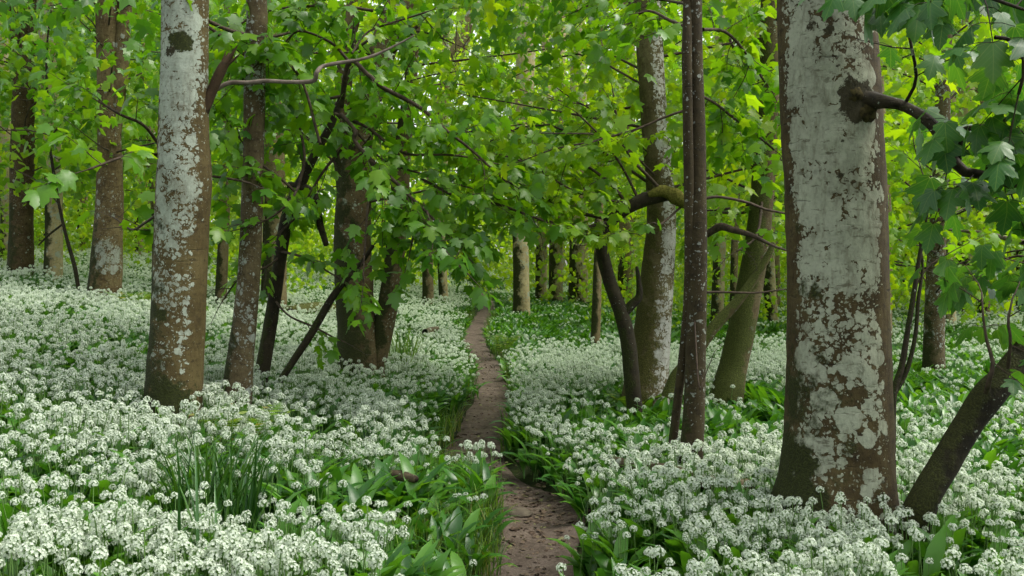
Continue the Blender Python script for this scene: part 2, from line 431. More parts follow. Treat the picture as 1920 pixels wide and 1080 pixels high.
def leafy_branch(mb, lv, pts, Y, size, twig=(.3, .7), every=.13, start=.15, jit=.0, seed=None, bias=.5, petiole=True, droop=.5, wob=.02, updown=.25, step=.085):
    P, r = px_line(pts, Y); Q, rr = smooth_line(P, r, .05)
    Q = Q + wob * (np.stack([fbm(Q * 3 + k * 9.1, 2) for k in range(3)], -1) - .5) * 2 * np.linspace(0, 1, len(Q))[:, None]
    tube(mb, Q, rr, 6, rough=.08)
    n = len(Q); acc = 0; s = 1
    for i in range(int(n * start), n - 1):
        acc += np.linalg.norm(Q[i + 1] - Q[i])
        if acc > every * R.uniform(.6, 1.4):
            acc = 0; s = -s
            t = unit(Q[i + 1] - Q[i]); side = unit(np.cross(t, UP) + 1e-6) * s
            d = unit(t * .5 + side * R.uniform(.3, 1.) + UP * R.normal(0, updown) + R.normal(0, .2, 3))
            twig_leaves(mb, lv, Q[i], d, R.uniform(*twig), size, step, bias=bias, petiole=petiole, droop=droop)
    twig_leaves(mb, lv, Q[-1], unit(Q[-1] - Q[-2]), twig[1] * .7, size, step, bias=bias, petiole=petiole, droop=droop)
    return Q

def cluster(lv, c, n, size, spread=(.45, .45, .16), bias=.5, tilt=.5):
    p = c + R.normal(0, 1, (n, 3)) * np.array(spread)
    az = R.uniform(0, 2 * np.pi, n)
    y = np.stack([np.cos(az), np.sin(az), -R.uniform(.1, 1.3, n)], -1)
    up = UP + R.normal(0, tilt, (n, 3))
    lv.add(p, y, up, size * R.uniform(.6, 1.2, n), bias)

def auto_crown(root, base, axis, zmin, zmax, rad, ncl, per, size, lod, mat, limbmat, bias=.5, name='crown', spread=.45, dirbias=None, clear=True):
    """foliage in flat layers on limbs that leave the stem"""
    lv = Leaves()
    for k in range(ncl):
        z = base[2] + zmin + (zmax - zmin) * R.random()
        j = np.abs(axis[:, 2] - (z - .3)).argmin(); a0 = axis[j]
        az = R.uniform(0, 2 * np.pi); rr = rad * math.sqrt(R.uniform(.04, 1))
        d = np.array([math.cos(az), math.sin(az), 0])
        if dirbias is not None: d = unit(d + np.array(dirbias)); 
        c = a0 + d * rr; c[2] = z + R.uniform(-.2, .3)
        if clear and not keep(c[None])[0]: continue
        if clear and proj(c)[1][0] < -220 and R.random() < .8: continue
        cluster(lv, c, int(per * R.uniform(.6, 1.4)), size, (spread, spread, spread * .38), np.clip(bias + R.normal(0, .12), 0, 1))
        if k % (3 if lod < 3 else 6) == 0:
            m = (a0 + c) / 2 + np.array([0, 0, R.uniform(.0, .3)]) + R.normal(0, .12, 3)
            Q = catmull(np.array([a0, m, c]), 7); mb = MB(); tube(mb, Q, np.linspace(.015, .004, 7), 4, cap=False); mb.build('limb', limbmat, root, base)
    o = lv.build(name, mat, root, base, lod, clear)
    return o

TREES = []
def tree(name, label, stems, bark, Y=None, segs=20, step=.10, rough=.05, flare=.5, zext=9., group=None, cat='tree', basepx=None, h=.3, toprad=.45, ymax=34.):
    """stems: list of pixel polylines from foot to top, first one is the main stem. returns root, base, depth, axes"""
    bx, by = stems[0][0][:2] if basepx is None else basepx
    if Y is None: Y = depth_at(bx, by, h, ymax)
    p = at(bx, by, Y); g = tz(p[0], p[1]); base = np.array([p[0], p[1], g])
    root = thing(name, label, cat, base, group)
    axes = []
    for k, st in enumerate(stems):
        P, r = px_line(st, Y)
        if k == 0:
            d = unit(P[0] - P[1]); d = d / abs(d[2]) * min(abs(P[0][2] - (g - .25)), 1.2)
            P = np.vstack([P[0] + d, P]); r = np.concatenate([[r[0] * 1.04], r])
        top = P[-1]
        if zext and top[2] < g + zext and st[-1][1] < 20:
            d = unit(P[-1] - P[-2]); d = unit(d * .6 + UP * .7); L = g + zext - top[2]; q0 = r[-1]
            for f in (.35, .7, 1.):
                P = np.vstack([P, top + d * L * f + R.normal(0, .1, 3)]); r = np.append(r, q0 * (1 - (1 - toprad) * f))
        Q, rr = smooth_line(P, r, step)
        mb = MB(); tube(mb, Q, rr, segs, rough, float(bx) * .13 + k, flare if k == 0 else 0., True, g)
        mb.build('trunk' if k == 0 else 'stem', bark, root, base)
        axes.append(Q)
    TREES.append((root, base, Y, axes))
    return root, base, Y, axes

def loc_at(px, py, Y, base): return tuple(np.round(at(px, py, Y) - base, 3))

def branch_part(root, base, specs, name='branch', bark=None, leafmat=LEAF_MID, lod=1, size=.15, leafname='foliage', clear=True, **kw):
    for sp in specs:
        mb = MB(); lv = Leaves(); pts, Y = sp[0], sp[1]; k2 = dict(kw); k2.update(sp[2] if len(sp) > 2 else {})
        sz = k2.pop('size', size); lm = k2.pop('leafmat', leafmat); ld = k2.pop('lod', lod)
        leafy_branch(mb, lv, pts, Y, sz, **k2)
        b = mb.build(name, bark or BARK_TWIG, root, base)
        f = lv.build(leafname, lm, b, base, ld, clear)

#=SECTION TREES
# ---- right foreground trunk, grey lichen
bA = (1566, 955); YA = 4.9
pA = at(1566, 955, YA); baseA = np.array([pA[0], pA[1], tz(pA[0], pA[1])])
front = lambda px, py: loc_at(px, py, YA - .22, baseA)
matA = bark_mat('lichen bark broad', (.022, .015, .007), (.070, .048, .024), (.13, .098, .055), (.37, .395, .30), cov=.02, face=(-.28, -.96, 0), facek=.62, big=.95, small=.85, moss=.28, mossh=.6, covz=.14,
                mossdir=(-.85, -.3, .2), spots=[(front(1612, 180), .115, 'dark'), (front(1600, 215), .06, 'dark'), (front(1515, 45), .05, 'dark'), (front(1560, 55), .03, 'dark'), (front(1575, 330), .024, 'dark'),
                (front(1518, 190), .022, 'dark'), (front(1513, 330), .035, 'dark'), (front(1580, 265), .018, 'dark'), (front(1575, 125), .02, 'dark'), (front(1500, 870), .09, 'moss'), (front(1612, 695), .02, 'dark')])
A = tree('sycamore_tree', 'thick pale grey lichen covered trunk close by on the right of the path', [[(1562, 958, 212), (1568, 880, 200), (1570, 760, 192), (1570, 600, 188), (1568, 450, 186), (1562, 280, 184), (1556, 130, 182), (1549, 0, 176), (1543, -150, 170)]],
         matA, YA, segs=96, step=.02, rough=.045, flare=.65, zext=10)
rA = A[0]
trunkA = [c for c in rA.children if c.name.startswith('trunk')][0]
mb = MB()
for k in range(9):
    c = at(1618 + R.normal(0, 20), 190 + R.normal(0, 22), YA - .17 + R.normal(0, .02)); rr_ = R.uniform(.03, .055)
    th = np.linspace(0, np.pi, 9); ph = np.linspace(0, 2 * np.pi, 13)[:-1]
    V = np.array([[math.sin(a) * math.cos(b), math.sin(a) * math.sin(b), math.cos(a)] for a in th for b in ph])
    V = c + V * rr_ * (1 + .9 * (fbm(V * 2.2 + k * 5, 3) - .5))[:, None]
    i = np.arange(8)[:, None] * 12; j = np.arange(12)[None]; kk = (j + 1) % 12
    mb.add(V, [np.stack([i + j, i + kk, i + 12 + kk, i + 12 + j], -1).reshape(-1, 4)])
BURL = simple_mat('burl moss', (.012, .010, .006), .95, .1, var=(.060, .050, .018), vscale=45)
mb.build('burl', BURL, trunkA, baseA)
Ya = YA - .3
branch_part(rA, baseA, [
    ([(1622, 189, 52, .12), (1645, 190, 36, .08), (1668, 192, 27), (1695, 197, 22), (1730, 215, 21, -.1), (1762, 242, 22, -.15), (1780, 275, 20, -.2), (1812, 318, 19, -.25), (1855, 325, 17, -.3), (1930, 355, 15, -.4), (2010, 380, 12, -.5)], Ya, dict(every=.17, start=.2, twig=(.22, .5), updown=.5)),
    ([(1800, 305, 12, -.2), (1806, 268, 13, -.25), (1812, 242, 12, -.3), (1860, 236, 11, -.4), (1925, 212, 9, -.5), (2000, 190, 7, -.5)], Ya, dict(every=.16, start=.3, twig=(.2, .42), updown=.5)),
    ([(1855, 325, 8, -.3), (1862, 295, 7, -.35), (1880, 270, 6, -.4)], Ya, dict(every=.3, twig=(.15, .25))),
    ([(1700, 196, 8), (1722, 150, 7, -.1), (1712, 80, 6, -.2), (1700, 10, 5, -.2)], Ya, dict(every=.12, start=.3, twig=(.2, .4), updown=.5)),
    ([(1870, 70, 8, -.7), (1905, 80, 8, -.7), (1925, 125, 7, -.7), (1915, 180, 6, -.7)], Ya, dict(every=.15, start=.0, twig=(.2, .35), updown=.5)),
    ([(1545, -120, 14, -.1), (1620, -90, 10, -.5), (1720, -60, 9, -.8), (1830, -20, 8, -1.), (1930, 20, 6, -1.1)], Ya, dict(every=.15, start=.2, twig=(.25, .45), updown=.35)),
    ([(1530, -130, 14, -.1), (1500, -80, 10, -.4), (1520, -60, 9, -.6), (1580, -40, 7, -.7), (1640, -20, 5, -.8)], Ya, dict(every=.14, start=.3, twig=(.2, .4))),
], size=.155, lod=0, leafmat=LEAF_NEAR, droop=.9, bark=BARK_DARK, bias=.4)
auto_crown(rA, baseA, A[3][0], 5., 10.5, 2.6, 22, 30, .17, 2, LEAF_MID, BARK_TWIG)

# ---- left foreground trunk
YB = 6.6
pB = at(324, 785, YB); baseB = np.array([pB[0], pB[1], tz(pB[0], pB[1])])
fb = lambda px, py: loc_at(px, py, YB - .16, baseB)
matB = bark_mat('lichen bark brown', (.040, .028, .013), (.105, .075, .037), (.165, .128, .072), (.39, .44, .37), cov=.08, face=(-.1, -.98, 0), facek=.42, big=.5, small=.78, moss=.28, mossh=.9, covz=.16,
                mossdir=(-.95, -.2, .2), spots=[(fb(340, 75), .09, 'moss'), (fb(315, 95), .05, 'dark'), (fb(315, 745), .16, 'moss'), (fb(348, 756), .08, 'moss'), (fb(305, 590), .05, 'moss')], slits=.4, patch=[(fb(345, 170), .3, .25)])
B = tree('sycamore_tree', 'tall brown trunk freckled with white lichen spots on the left slope', [[(323, 785, 106), (328, 690, 102), (334, 600, 99), (338, 500, 98), (341, 420, 97), (345, 335, 99), (344, 260, 92), (346, 130, 86), (347, 0, 84), (348, -120, 80)]],
         matB, YB, segs=80, step=.025, rough=.045, flare=.18, zext=10)
rB = B[0]
mb = MB(); P, r = px_line([(374, 225, 20), (390, 192, 17), (404, 158, 17), (417, 130, 18), (425, 116, 14), (431, 100, 4)], YB); Q, rr_ = smooth_line(P, r, .015)
tube(mb, Q, rr_, 18, .30, 3.)
for (ax_, ay_, bx_, by_, ww) in ((416, 132, 447, 84, 8), (412, 138, 424, 96, 7), (420, 128, 452, 100, 5), (410, 140, 441, 92, 6)):
    sp_, sr_ = px_line([(ax_, ay_, ww * 1.3), ((ax_ + bx_) / 2 + 1, (ay_ + by_) / 2, ww), (bx_, by_, 1)], YB + R.uniform(-.02, .02)); q_, qr_ = smooth_line(sp_, sr_, .01); tube(mb, q_, qr_, 8, .3, ax_ * .1)
mb.build('broken_limb', bark_mat('rotten wood', (.018, .012, .008), (.055, .032, .020), (.10, .062, .04), cov=.0, big=.1, small=.1, moss=.2, slits=.2), rB, baseB)
mb = MB(); P, r = px_line([(400, 172, 8), (430, 156, 9), (465, 155, 8), (500, 152, 8.5), (545, 154, 8), (588, 152, 9.5), (595, 136, 9, -.05), (608, 124, 8), (650, 116, 7), (675, 112, 6), (705, 103, 6), (745, 84, 4), (778, 66, 2)], YB + .15); Q, rr_ = smooth_line(P, r, .02)
tube(mb, Q, rr_, 8, .12, 5.); mb.build('bare_branch', BARK_PALE, rB, baseB)
branch_part(rB, baseB, [
    ([(296, 292, 8), (262, 280, 7, -.2), (240, 290, 6, -.3), (200, 305, 5, -.4), (165, 318, 4, -.5)], YB, dict(every=.13, start=.3, twig=(.3, .6), updown=.5)),
    ([(298, 270, 7), (270, 235, 6, -.2), (230, 215, 5, -.4), (190, 190, 4, -.4)], YB + .5, dict(every=.13, start=.25, twig=(.25, .5), updown=.5)),
    ([(298, 400, 6), (270, 420, 5, .3), (245, 430, 4, .6), (215, 410, 3, .8)], YB + .4, dict(every=.14, start=.3, twig=(.25, .45), updown=.4)),
    ([(395, 330, 6), (430, 335, 5), (470, 345, 4)], YB + .5, dict(every=.14, start=.3, twig=(.25, .45), updown=.4)),
    ([(392, 40, 8), (440, 60, 7, .2), (500, 70, 6, .4), (560, 60, 5, .6)], YB + .4, dict(every=.12, start=.15, twig=(.3, .5), updown=.5)),
], size=.15, lod=1, leafmat=LEAF_MID, droop=.6, bias=.5)
auto_crown(rB, baseB, B[3][0], 5., 10.5, 2.8, 22, 30, .17, 2, LEAF_MID, BARK_TWIG)

# ---- left side trunks
matC = bark_mat('peeling brown bark', (.042, .029, .015), (.125, .085, .048), (.27, .215, .145), (.30, .33, .28), cov=.10, big=.5, small=.4, moss=.34, mossh=.8, slits=.4, patch=[((.12, -.2, .9), .35, .5)])
C = tree('sycamore_tree', 'reddish brown trunk with a pale peeled strip near the left edge of the wood', [[(196, 556, 60), (201, 460, 55), (205, 380, 50), (206, 300, 44), (204, 200, 40), (203, 100, 42), (202, 0, 42), (201, -80, 38)], [(214, 250, 26), (224, 150, 28), (231, 60, 27), (236, 0, 25)]], matC, segs=32, step=.06, rough=.06, flare=.3, zext=11)
matD = bark_mat('brown ridged bark', (.030, .021, .012), (.095, .064, .038), (.165, .122, .075), cov=.05, big=.4, small=.4, moss=.34, mossh=1.2, slits=.4)
D = tree('sycamore_tree', 'brown trunk at the far left edge forking into three stems', [[(38, 508, 46), (40, 420, 42), (41, 330, 42), (42, 240, 40), (36, 140, 22), (28, 60, 18), (24, 0, 16), (20, -60, 15)], [(45, 250, 22), (50, 170, 18), (47, 90, 15), (44, 0, 14)], [(50, 250, 22), (59, 180, 19), (61, 90, 17), (62, 0, 15)]], matD, segs=28, step=.07, rough=.08, flare=.25, zext=11)
matE = bark_mat('grey spotted bark', (.040, .028, .018), (.115, .085, .058), (.21, .17, .13), (.36, .40, .36), cov=.10, big=.5, small=.7, moss=.30, mossh=.5, slits=.3)
E = tree('sycamore_tree', 'slim grey spotted trunk just right of the brown freckled trunk', [[(444, 745, 54), (453, 650, 47), (463, 560, 43), (470, 450, 41), (474, 330, 40), (477, 200, 40), (478, 80, 39), (478, -40, 38)]], matE, segs=32, step=.05, rough=.05, flare=.3, zext=10)
matH = bark_mat('old mossy bark', (.040, .028, .016), (.12, .085, .052), (.23, .18, .125), cov=.10, big=.4, small=.4, moss=.40, mossh=1.6, mossdir=(-.9, -.25, .2), slits=.5)
H = tree('sycamore_tree', 'broad mossy old trunk in the middle behind hanging leaves, its limbs leaning right', [[(672, 690, 84), (668, 600, 72), (662, 480, 70), (664, 380, 66), (668, 290, 56), (686, 200, 48), (712, 110, 50), (740, 30, 52), (762, -30, 50)], [(700, 692, 42), (718, 620, 38), (736, 520, 38), (745, 420, 36), (752, 330, 34), (758, 250, 30), (770, 150, 24), (780, 20, 20)], [(650, 360, 38), (640, 250, 34), (645, 150, 32), (655, 60, 30), (668, -20, 28)]], matH, segs=36, step=.06, rough=.09, flare=.35, zext=11)
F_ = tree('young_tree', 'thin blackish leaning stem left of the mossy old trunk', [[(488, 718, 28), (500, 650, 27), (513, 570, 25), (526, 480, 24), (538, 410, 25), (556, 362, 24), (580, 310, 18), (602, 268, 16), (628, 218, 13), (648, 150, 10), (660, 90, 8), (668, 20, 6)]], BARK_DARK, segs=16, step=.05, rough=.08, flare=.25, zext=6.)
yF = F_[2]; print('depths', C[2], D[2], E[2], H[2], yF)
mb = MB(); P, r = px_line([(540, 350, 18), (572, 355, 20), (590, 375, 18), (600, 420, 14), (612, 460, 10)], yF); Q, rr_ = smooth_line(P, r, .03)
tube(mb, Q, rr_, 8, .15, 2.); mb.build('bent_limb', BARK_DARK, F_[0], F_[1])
Yc = 7.4
branch_part(F_[0], F_[1], [
    ([(640, 200, 10, .3), (655, 116, 9), (690, 140, 9), (720, 165, 9), (782, 197, 8), (840, 245, 6), (905, 300, 5), (960, 345, 4)], Yc, dict(every=.10, start=.15, updown=.35, bias=.6)),
    ([(640, 215, 9, .3), (666, 245, 8), (664, 262, 8), (690, 295, 8), (740, 340, 7), (790, 390, 5), (840, 440, 4), (875, 480, 3)], Yc, dict(every=.09, start=.25, updown=.45)),
    ([(628, 214, 7, .3), (690, 240, 6), (760, 288, 5), (850, 290, 4), (920, 300, 3)], Yc + .3, dict(every=.09, start=.1, updown=.4, bias=.6)),
    ([(790, 335, 5, .2), (850, 365, 5), (940, 385, 5), (1020, 415, 4)], Yc + .3, dict(every=.10, start=.1, updown=.3, bias=.65)),
    ([(700, 310, 5), (690, 380, 5, -.1), (685, 450, 4, -.2), (680, 530, 3, -.3)], Yc, dict(every=.11, start=.3, twig=(.2, .45), updown=.6)),
    ([(800, 395, 5), (815, 440, 4, -.1), (850, 490, 4, -.2), (880, 520, 3, -.3)], Yc - .2, dict(every=.07, start=.1, twig=(.2, .4), updown=.5, bias=.25)),
    ([(760, 360, 4), (775, 420, 4), (770, 470, 3)], Yc, dict(every=.11, start=.1, twig=(.2, .45), updown=.5)),
    ([(556, 362, 7), (570, 300, 6, .1), (560, 230, 5, .2), (540, 180, 4, .2)], Yc + .3, dict(every=.11, start=.2, updown=.5)),
    ([(520, 470, 5), (560, 480, 5, -.2), (600, 500, 4, -.3), (640, 520, 3, -.4)], yF, dict(every=.14, start=.2, updown=.4)),
    ([(513, 560, 5), (540, 590, 4, -.2), (580, 610, 4, -.3), (650, 640, 3, -.3)], yF, dict(every=.16, start=.4, twig=(.2, .4), updown=.4)),
    ([(655, 116, 6), (620, 80, 5), (560, 60, 4), (520, 100, 3)], Yc + .2, dict(every=.10, start=.1, updown=.5)),
    ([(655, 100, 6), (720, 60, 5), (790, 60, 4), (850, 80, 3)], Yc + .8, dict(every=.10, start=.1, updown=.5, bias=.6)),
    ([(640, 180, 6), (560, 200, 5), (500, 240, 4), (440, 300, 3)], Yc + .6, dict(every=.10, start=.1, updown=.5)),
    ([(640, 280, 6), (600, 330, 5), (560, 400, 4), (520, 440, 3)], Yc + .5, dict(every=.11, start=.1, updown=.5)),
    ([(700, 20, 6), (620, 10, 5), (500, 20, 4), (430, 60, 3)], Yc + .3, dict(every=.10, start=.1, updown=.5)),
    ([(556, 362, 6), (520, 330, 5, -.1), (480, 300, 4, -.1), (440, 250, 3, -.1)], Yc + .1, dict(every=.10, start=.2, updown=.6)),
    ([(560, 350, 6), (540, 380, 5, -.2), (500, 410, 4, -.2), (450, 430, 3, -.2)], Yc + .1, dict(every=.10, start=.2, updown=.5)),
    ([(600, 268, 6), (560, 140, 5), (500, 110, 4), (450, 150, 3)], Yc - .1, dict(every=.10, start=.2, updown=.6)),
    ([(666, 245, 5), (720, 300, 4, .1), (800, 330, 4, .2), (880, 350, 3, .3)], Yc + .4, dict(every=.10, start=.15, updown=.4)),
    ([(690, 295, 5), (740, 390, 4, .1), (790, 420, 4, .1), (850, 430, 3, .1)], Yc + .2, dict(every=.12, start=.15, updown=.4)),
    ([(660, 100, 5), (690, 60, 4, .2), (740, 40, 4, .3), (800, 20, 3, .3)], Yc + .2, dict(every=.10, start=.15, updown=.6)),
    ([(526, 480, 5), (500, 500, 4, -.2), (450, 520, 3, -.3), (420, 560, 3, -.3)], yF, dict(every=.16, start=.2, twig=(.2, .4), updown=.4)),
], size=.120, lod=1, leafmat=LEAF_MID, droop=.75, twig=(.3, .6), step=.07)
branch_part(F_[0], F_[1], [([(525, 715, 13), (548, 680, 14), (580, 630, 15), (612, 575, 15), (640, 535, 13), (668, 505, 10), (700, 460, 7)], yF - .3, dict(every=.25, start=.55, twig=(.2, .4)))], size=.14, lod=1, bark=BARK_DARK)

# ---- centre and right
matN = bark_mat('white lichen bark', (.050, .037, .020), (.14, .11, .068), (.26, .225, .16), (.50, .50, .46), cov=.12, face=(.75, -.65, 0), facek=.55, big=.6, small=.75, moss=.36, mossh=1.2, mossdir=(-.95, -.15, .2), mosscol=(.070, .068, .014), slits=.25)
N = tree('sycamore_tree', 'trunk white with lichen on its right side, olive mossy left side, behind the twin stems', [[(1208, 742, 86), (1216, 680, 76), (1225, 600, 67), (1234, 500, 60), (1240, 420, 54), (1236, 330, 51), (1228, 230, 50), (1220, 120, 50), (1214, 0, 52), (1210, -80, 50)]], matN, segs=48, step=.045, rough=.06, flare=.35, zext=11)
M = tree('young_tree', 'dark curving stem arching over in front of the white lichen trunk', [[(1186, 720, 30), (1178, 640, 29), (1164, 585, 27), (1144, 530, 25), (1130, 475, 24), (1130, 440, 22), (1150, 410, 24), (1180, 388, 24), (1215, 372, 26), (1258, 364, 24), (1280, 370, 12)]], BARK_DARK, Y=8.6, segs=16, step=.04, rough=.1, flare=.2, zext=0)
mb = MB(); P, r = px_line([(1168, 590, 18), (1184, 572, 18), (1198, 556, 15), (1198, 530, 10), (1194, 500, 6)], 8.6); Q, rr_ = smooth_line(P, r, .03)
tube(mb, Q, rr_, 8, .15, 2.); mb.build('stub_limb', BARK_DARK, M[0], M[1])
MOSSB = simple_mat('yellow moss', (.06, .06, .012), .95, .1, var=(.17, .155, .035), vscale=60)
mb = MB(); P, r = px_line([(1215, 366, 10), (1240, 359, 24), (1256, 362, 26), (1272, 372, 31), (1288, 390, 8)], 8.55); Q, rr_ = smooth_line(P, r, .02)
tube(mb, Q, rr_ * .85, 16, .6, 7.); mb.build('moss_cushion', MOSSB, M[0], M[1])
Yr = 8.6
branch_part(M[0], M[1], [
    ([(1150, 412, 8), (1090, 400, 7), (1020, 370, 6), (950, 330, 5), (880, 300, 4)], Yr, dict(every=.08, start=.1, updown=.3)),
    ([(1145, 415, 7), (1100, 425, 6, -.2), (1050, 420, 5, -.3), (990, 405, 4, -.4)], Yr, dict(every=.09, start=.1, updown=.25)),
    ([(1180, 388, 7), (1140, 340, 6), (1080, 300, 5), (1010, 270, 4), (950, 240, 3)], Yr, dict(every=.08, start=.05, updown=.3)),
    ([(1200, 380, 6), (1170, 320, 5), (1130, 260, 4), (1080, 210, 3)], Yr + .2, dict(every=.09, start=.05, updown=.35)),
    ([(1245, 362, 8), (1215, 330, 7, -.1), (1180, 290, 6, -.1), (1160, 230, 5), (1150, 170, 3)], Yr, dict(every=.14, start=.3, updown=.4)),
    ([(1135, 440, 5), (1150, 450, 5, -.3), (1175, 440, 4, -.5)], Yr, dict(every=.10, start=.1, twig=(.2, .4), updown=.3)),
    ([(1280, 385, 5), (1240, 420, 5, -.2), (1225, 420, 4, -.4)], Yr, dict(every=.2, start=.4, twig=(.15, .3), leafmat=LEAF_MID)),
    ([(1170, 380, 5), (1110, 370, 5, -.2), (1060, 350, 4, -.3), (1000, 310, 4, -.4), (940, 290, 3, -.4)], Yr, dict(every=.08, start=.1, updown=.25)),
], size=.112, lod=1, leafmat=LEAF_YEL, droop=.55, twig=(.35, .65), bias=.55, step=.06)
matO = bark_mat('smooth brown bark', (.022, .016, .008), (.060, .044, .024), (.105, .082, .047), (.30, .33, .29), cov=.10, big=.2, small=.45, moss=.22, mossh=.5, mossdir=(-.9, -.2, .2), slits=.35, gain=.8)
O = tree('young_tree', 'pair of slender dark stems rising close together between path and lichen trunk', [[(1296, 858, 44), (1302, 760, 40), (1305, 640, 38), (1307, 500, 37), (1307, 380, 36), (1306, 250, 34), (1303, 120, 30), (1302, 0, 28), (1301, -100, 26)], [(1260, 842, 17, .1), (1272, 740, 17, .1), (1284, 640, 18, .05), (1291, 540, 18, 0), (1292, 400, 18, -.03), (1290, 250, 19, -.05), (1288, 100, 19, -.05), (1290, -60, 17, 0)]], matO, segs=24, step=.05, rough=.05, flare=.2, zext=8)
yO = O[2]; print('N,O', N[2], yO)
branch_part(O[0], O[1], [
    ([(1290, 205, 6), (1245, 220, 5), (1190, 243, 5), (1120, 262, 4), (1040, 280, 3), (980, 300, 2)], yO + 1.3, dict(every=.11, start=.3, updown=.3, leafmat=LEAF_YEL)),
    ([(1320, 372, 7), (1350, 370, 6), (1400, 380, 6), (1440, 396, 5), (1500, 408, 4)], yO + .3, dict(every=.3, start=.3, twig=(.2, .4))),
    ([(1310, 60, 7), (1260, 40, 6, .3), (1210, 20, 5, .6), (1170, 60, 4, .8)], yO + .5, dict(every=.12, start=.1, updown=.5)),
    ([(1318, 55, 7), (1360, 60, 6, .3), (1400, 100, 5, .5), (1440, 160, 4, .7)], yO + .6, dict(every=.11, start=.1, updown=.5)),
    ([(1316, 180, 6), (1350, 200, 5, .4), (1400, 240, 5, .7), (1450, 280, 4, 1.)], yO + .8, dict(every=.11, start=.1, updown=.5)),
    ([(1300, 560, 3), (1310, 720, 3, -.2), (1318, 715, 2, -.2)], yO, dict(every=.6, start=.8, twig=(.1, .15), size=.10)),
    ([(1300, 10, 6), (1240, 0, 5, 1.), (1160, -10, 4, 1.5), (1080, 20, 3, 2.)], yO + .5, dict(every=.11, start=.2, updown=.6)),
    ([(1322, 548, 6), (1360, 548, 5), (1420, 550, 4), (1470, 545, 3)], yO + .2, dict(every=.5, start=.4, twig=(.15, .3))),
], size=.115, lod=1, leafmat=LEAF_MID, droop=.6, twig=(.3, .55), bias=.55, step=.065)
matP = bark_mat('leaning mossy bark', (.040, .028, .018), (.13, .095, .062), (.22, .18, .13), cov=.06, big=.3, small=.4, moss=.52, mossh=1.6, mossdir=(-.95, -.2, .25), mosscol=(.060, .072, .012), slits=.3)
Pt = tree('sycamore_tree', 'right leaning trunk with mossy left side beyond the slender stems', [[(1362, 738, 60), (1374, 690, 52), (1388, 630, 50), (1402, 560, 48), (1416, 480, 46), (1426, 400, 44), (1434, 300, 42), (1440, 180, 40), (1444, 60, 38), (1446, -60, 36)]], matP, segs=32, step=.06, rough=.07, flare=.3, zext=11)
mb = MB(); P, r = px_line([(1250, 745, 24), (1268, 705, 24), (1300, 668, 23), (1340, 612, 22), (1380, 568, 20), (1410, 528, 17), (1440, 480, 13), (1450, 455, 9)], Pt[2] - .9); Q, rr_ = smooth_line(P, r, .04)
tube(mb, Q, rr_, 12, .12, 2.); lo = mb.build('leaning_limb', matP); tag(lo, 'mossy bare limb leaning from the ground across to the right leaning trunk', 'branch')
yP = Pt[2]
branch_part(Pt[0], Pt[1], [
    ([(1325, 440, 13), (1350, 425, 15, -.1), (1375, 432, 13, -.2), (1410, 442, 10, -.3), (1440, 456, 7, -.3), (1480, 470, 4)], yP - 1.4, dict(every=.5, start=.7, twig=(.15, .3))),
    ([(1430, 330, 8), (1395, 300, 7), (1360, 250, 5), (1340, 190, 4)], yP, dict(every=.10, start=.1, updown=.5, leafmat=LEAF_YEL)),
    ([(1440, 150, 8), (1400, 130, 7), (1370, 80, 5), (1350, 30, 4)], yP, dict(every=.10, start=.1, updown=.5)),
    ([(1430, 380, 8), (1390, 400, 6), (1350, 400, 5), (1325, 420, 4)], yP, dict(every=.11, start=.1, updown=.4, leafmat=LEAF_YEL)),
    ([(1430, 360, 6), (1420, 440, 5, -.4), (1380, 470, 4, -.6)], yP, dict(every=.16, start=.3, updown=.4)),
], size=.12, lod=1, leafmat=LEAF_MID, droop=.6, twig=(.3, .6), bias=.6, step=.07, bark=BARK_TWIG)
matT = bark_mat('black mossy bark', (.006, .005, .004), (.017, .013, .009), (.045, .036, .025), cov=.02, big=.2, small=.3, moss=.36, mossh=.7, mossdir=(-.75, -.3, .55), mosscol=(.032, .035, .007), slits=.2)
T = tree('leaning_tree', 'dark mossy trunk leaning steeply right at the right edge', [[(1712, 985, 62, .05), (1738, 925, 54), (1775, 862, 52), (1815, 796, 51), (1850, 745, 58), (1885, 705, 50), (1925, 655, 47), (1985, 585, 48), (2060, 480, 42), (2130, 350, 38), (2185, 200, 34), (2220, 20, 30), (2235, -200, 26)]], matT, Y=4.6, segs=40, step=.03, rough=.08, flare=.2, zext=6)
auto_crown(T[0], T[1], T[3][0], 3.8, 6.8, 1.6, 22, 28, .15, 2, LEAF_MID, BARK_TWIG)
branch_part(T[0], T[1], [
    ([(1850, 735, 12), (1855, 712, 10, -.1), (1862, 680, 8, -.1), (1850, 640, 6, -.1), (1842, 590, 4, -.1), (1840, 550, 3)], 4.5, dict(every=.09, start=.3, twig=(.15, .35), updown=.5)),
    ([(1890, 690, 8), (1895, 640, 6, -.1), (1890, 600, 5, -.1), (1900, 560, 3)], 4.5, dict(every=.10, start=.2, twig=(.15, .35), updown=.5)),
    ([(1990, 560, 8), (1960, 500, 7, .1), (1910, 480, 5, .3), (1860, 500, 4, .4)], 4.6, dict(every=.11, start=.3, twig=(.2, .4), updown=.4)),
], size=.135, lod=0, leafmat=LEAF_NEAR, droop=.8, bias=.55)
S = tree('sapling', 'thin bare sapling stems curving up just right of the thick lichen trunk', [[(1676, 890, 11), (1674, 800, 12), (1676, 735, 14), (1690, 690, 13), (1702, 620, 11), (1715, 540, 10), (1726, 470, 8), (1738, 405, 5), (1745, 340, 3)], [(1678, 738, 9), (1700, 695, 9), (1716, 630, 8), (1722, 560, 7), (1730, 500, 5), (1722, 440, 3)]], BARK_DARK, Y=6.2, segs=8, step=.05, rough=.1, flare=0, zext=0, cat='sapling')
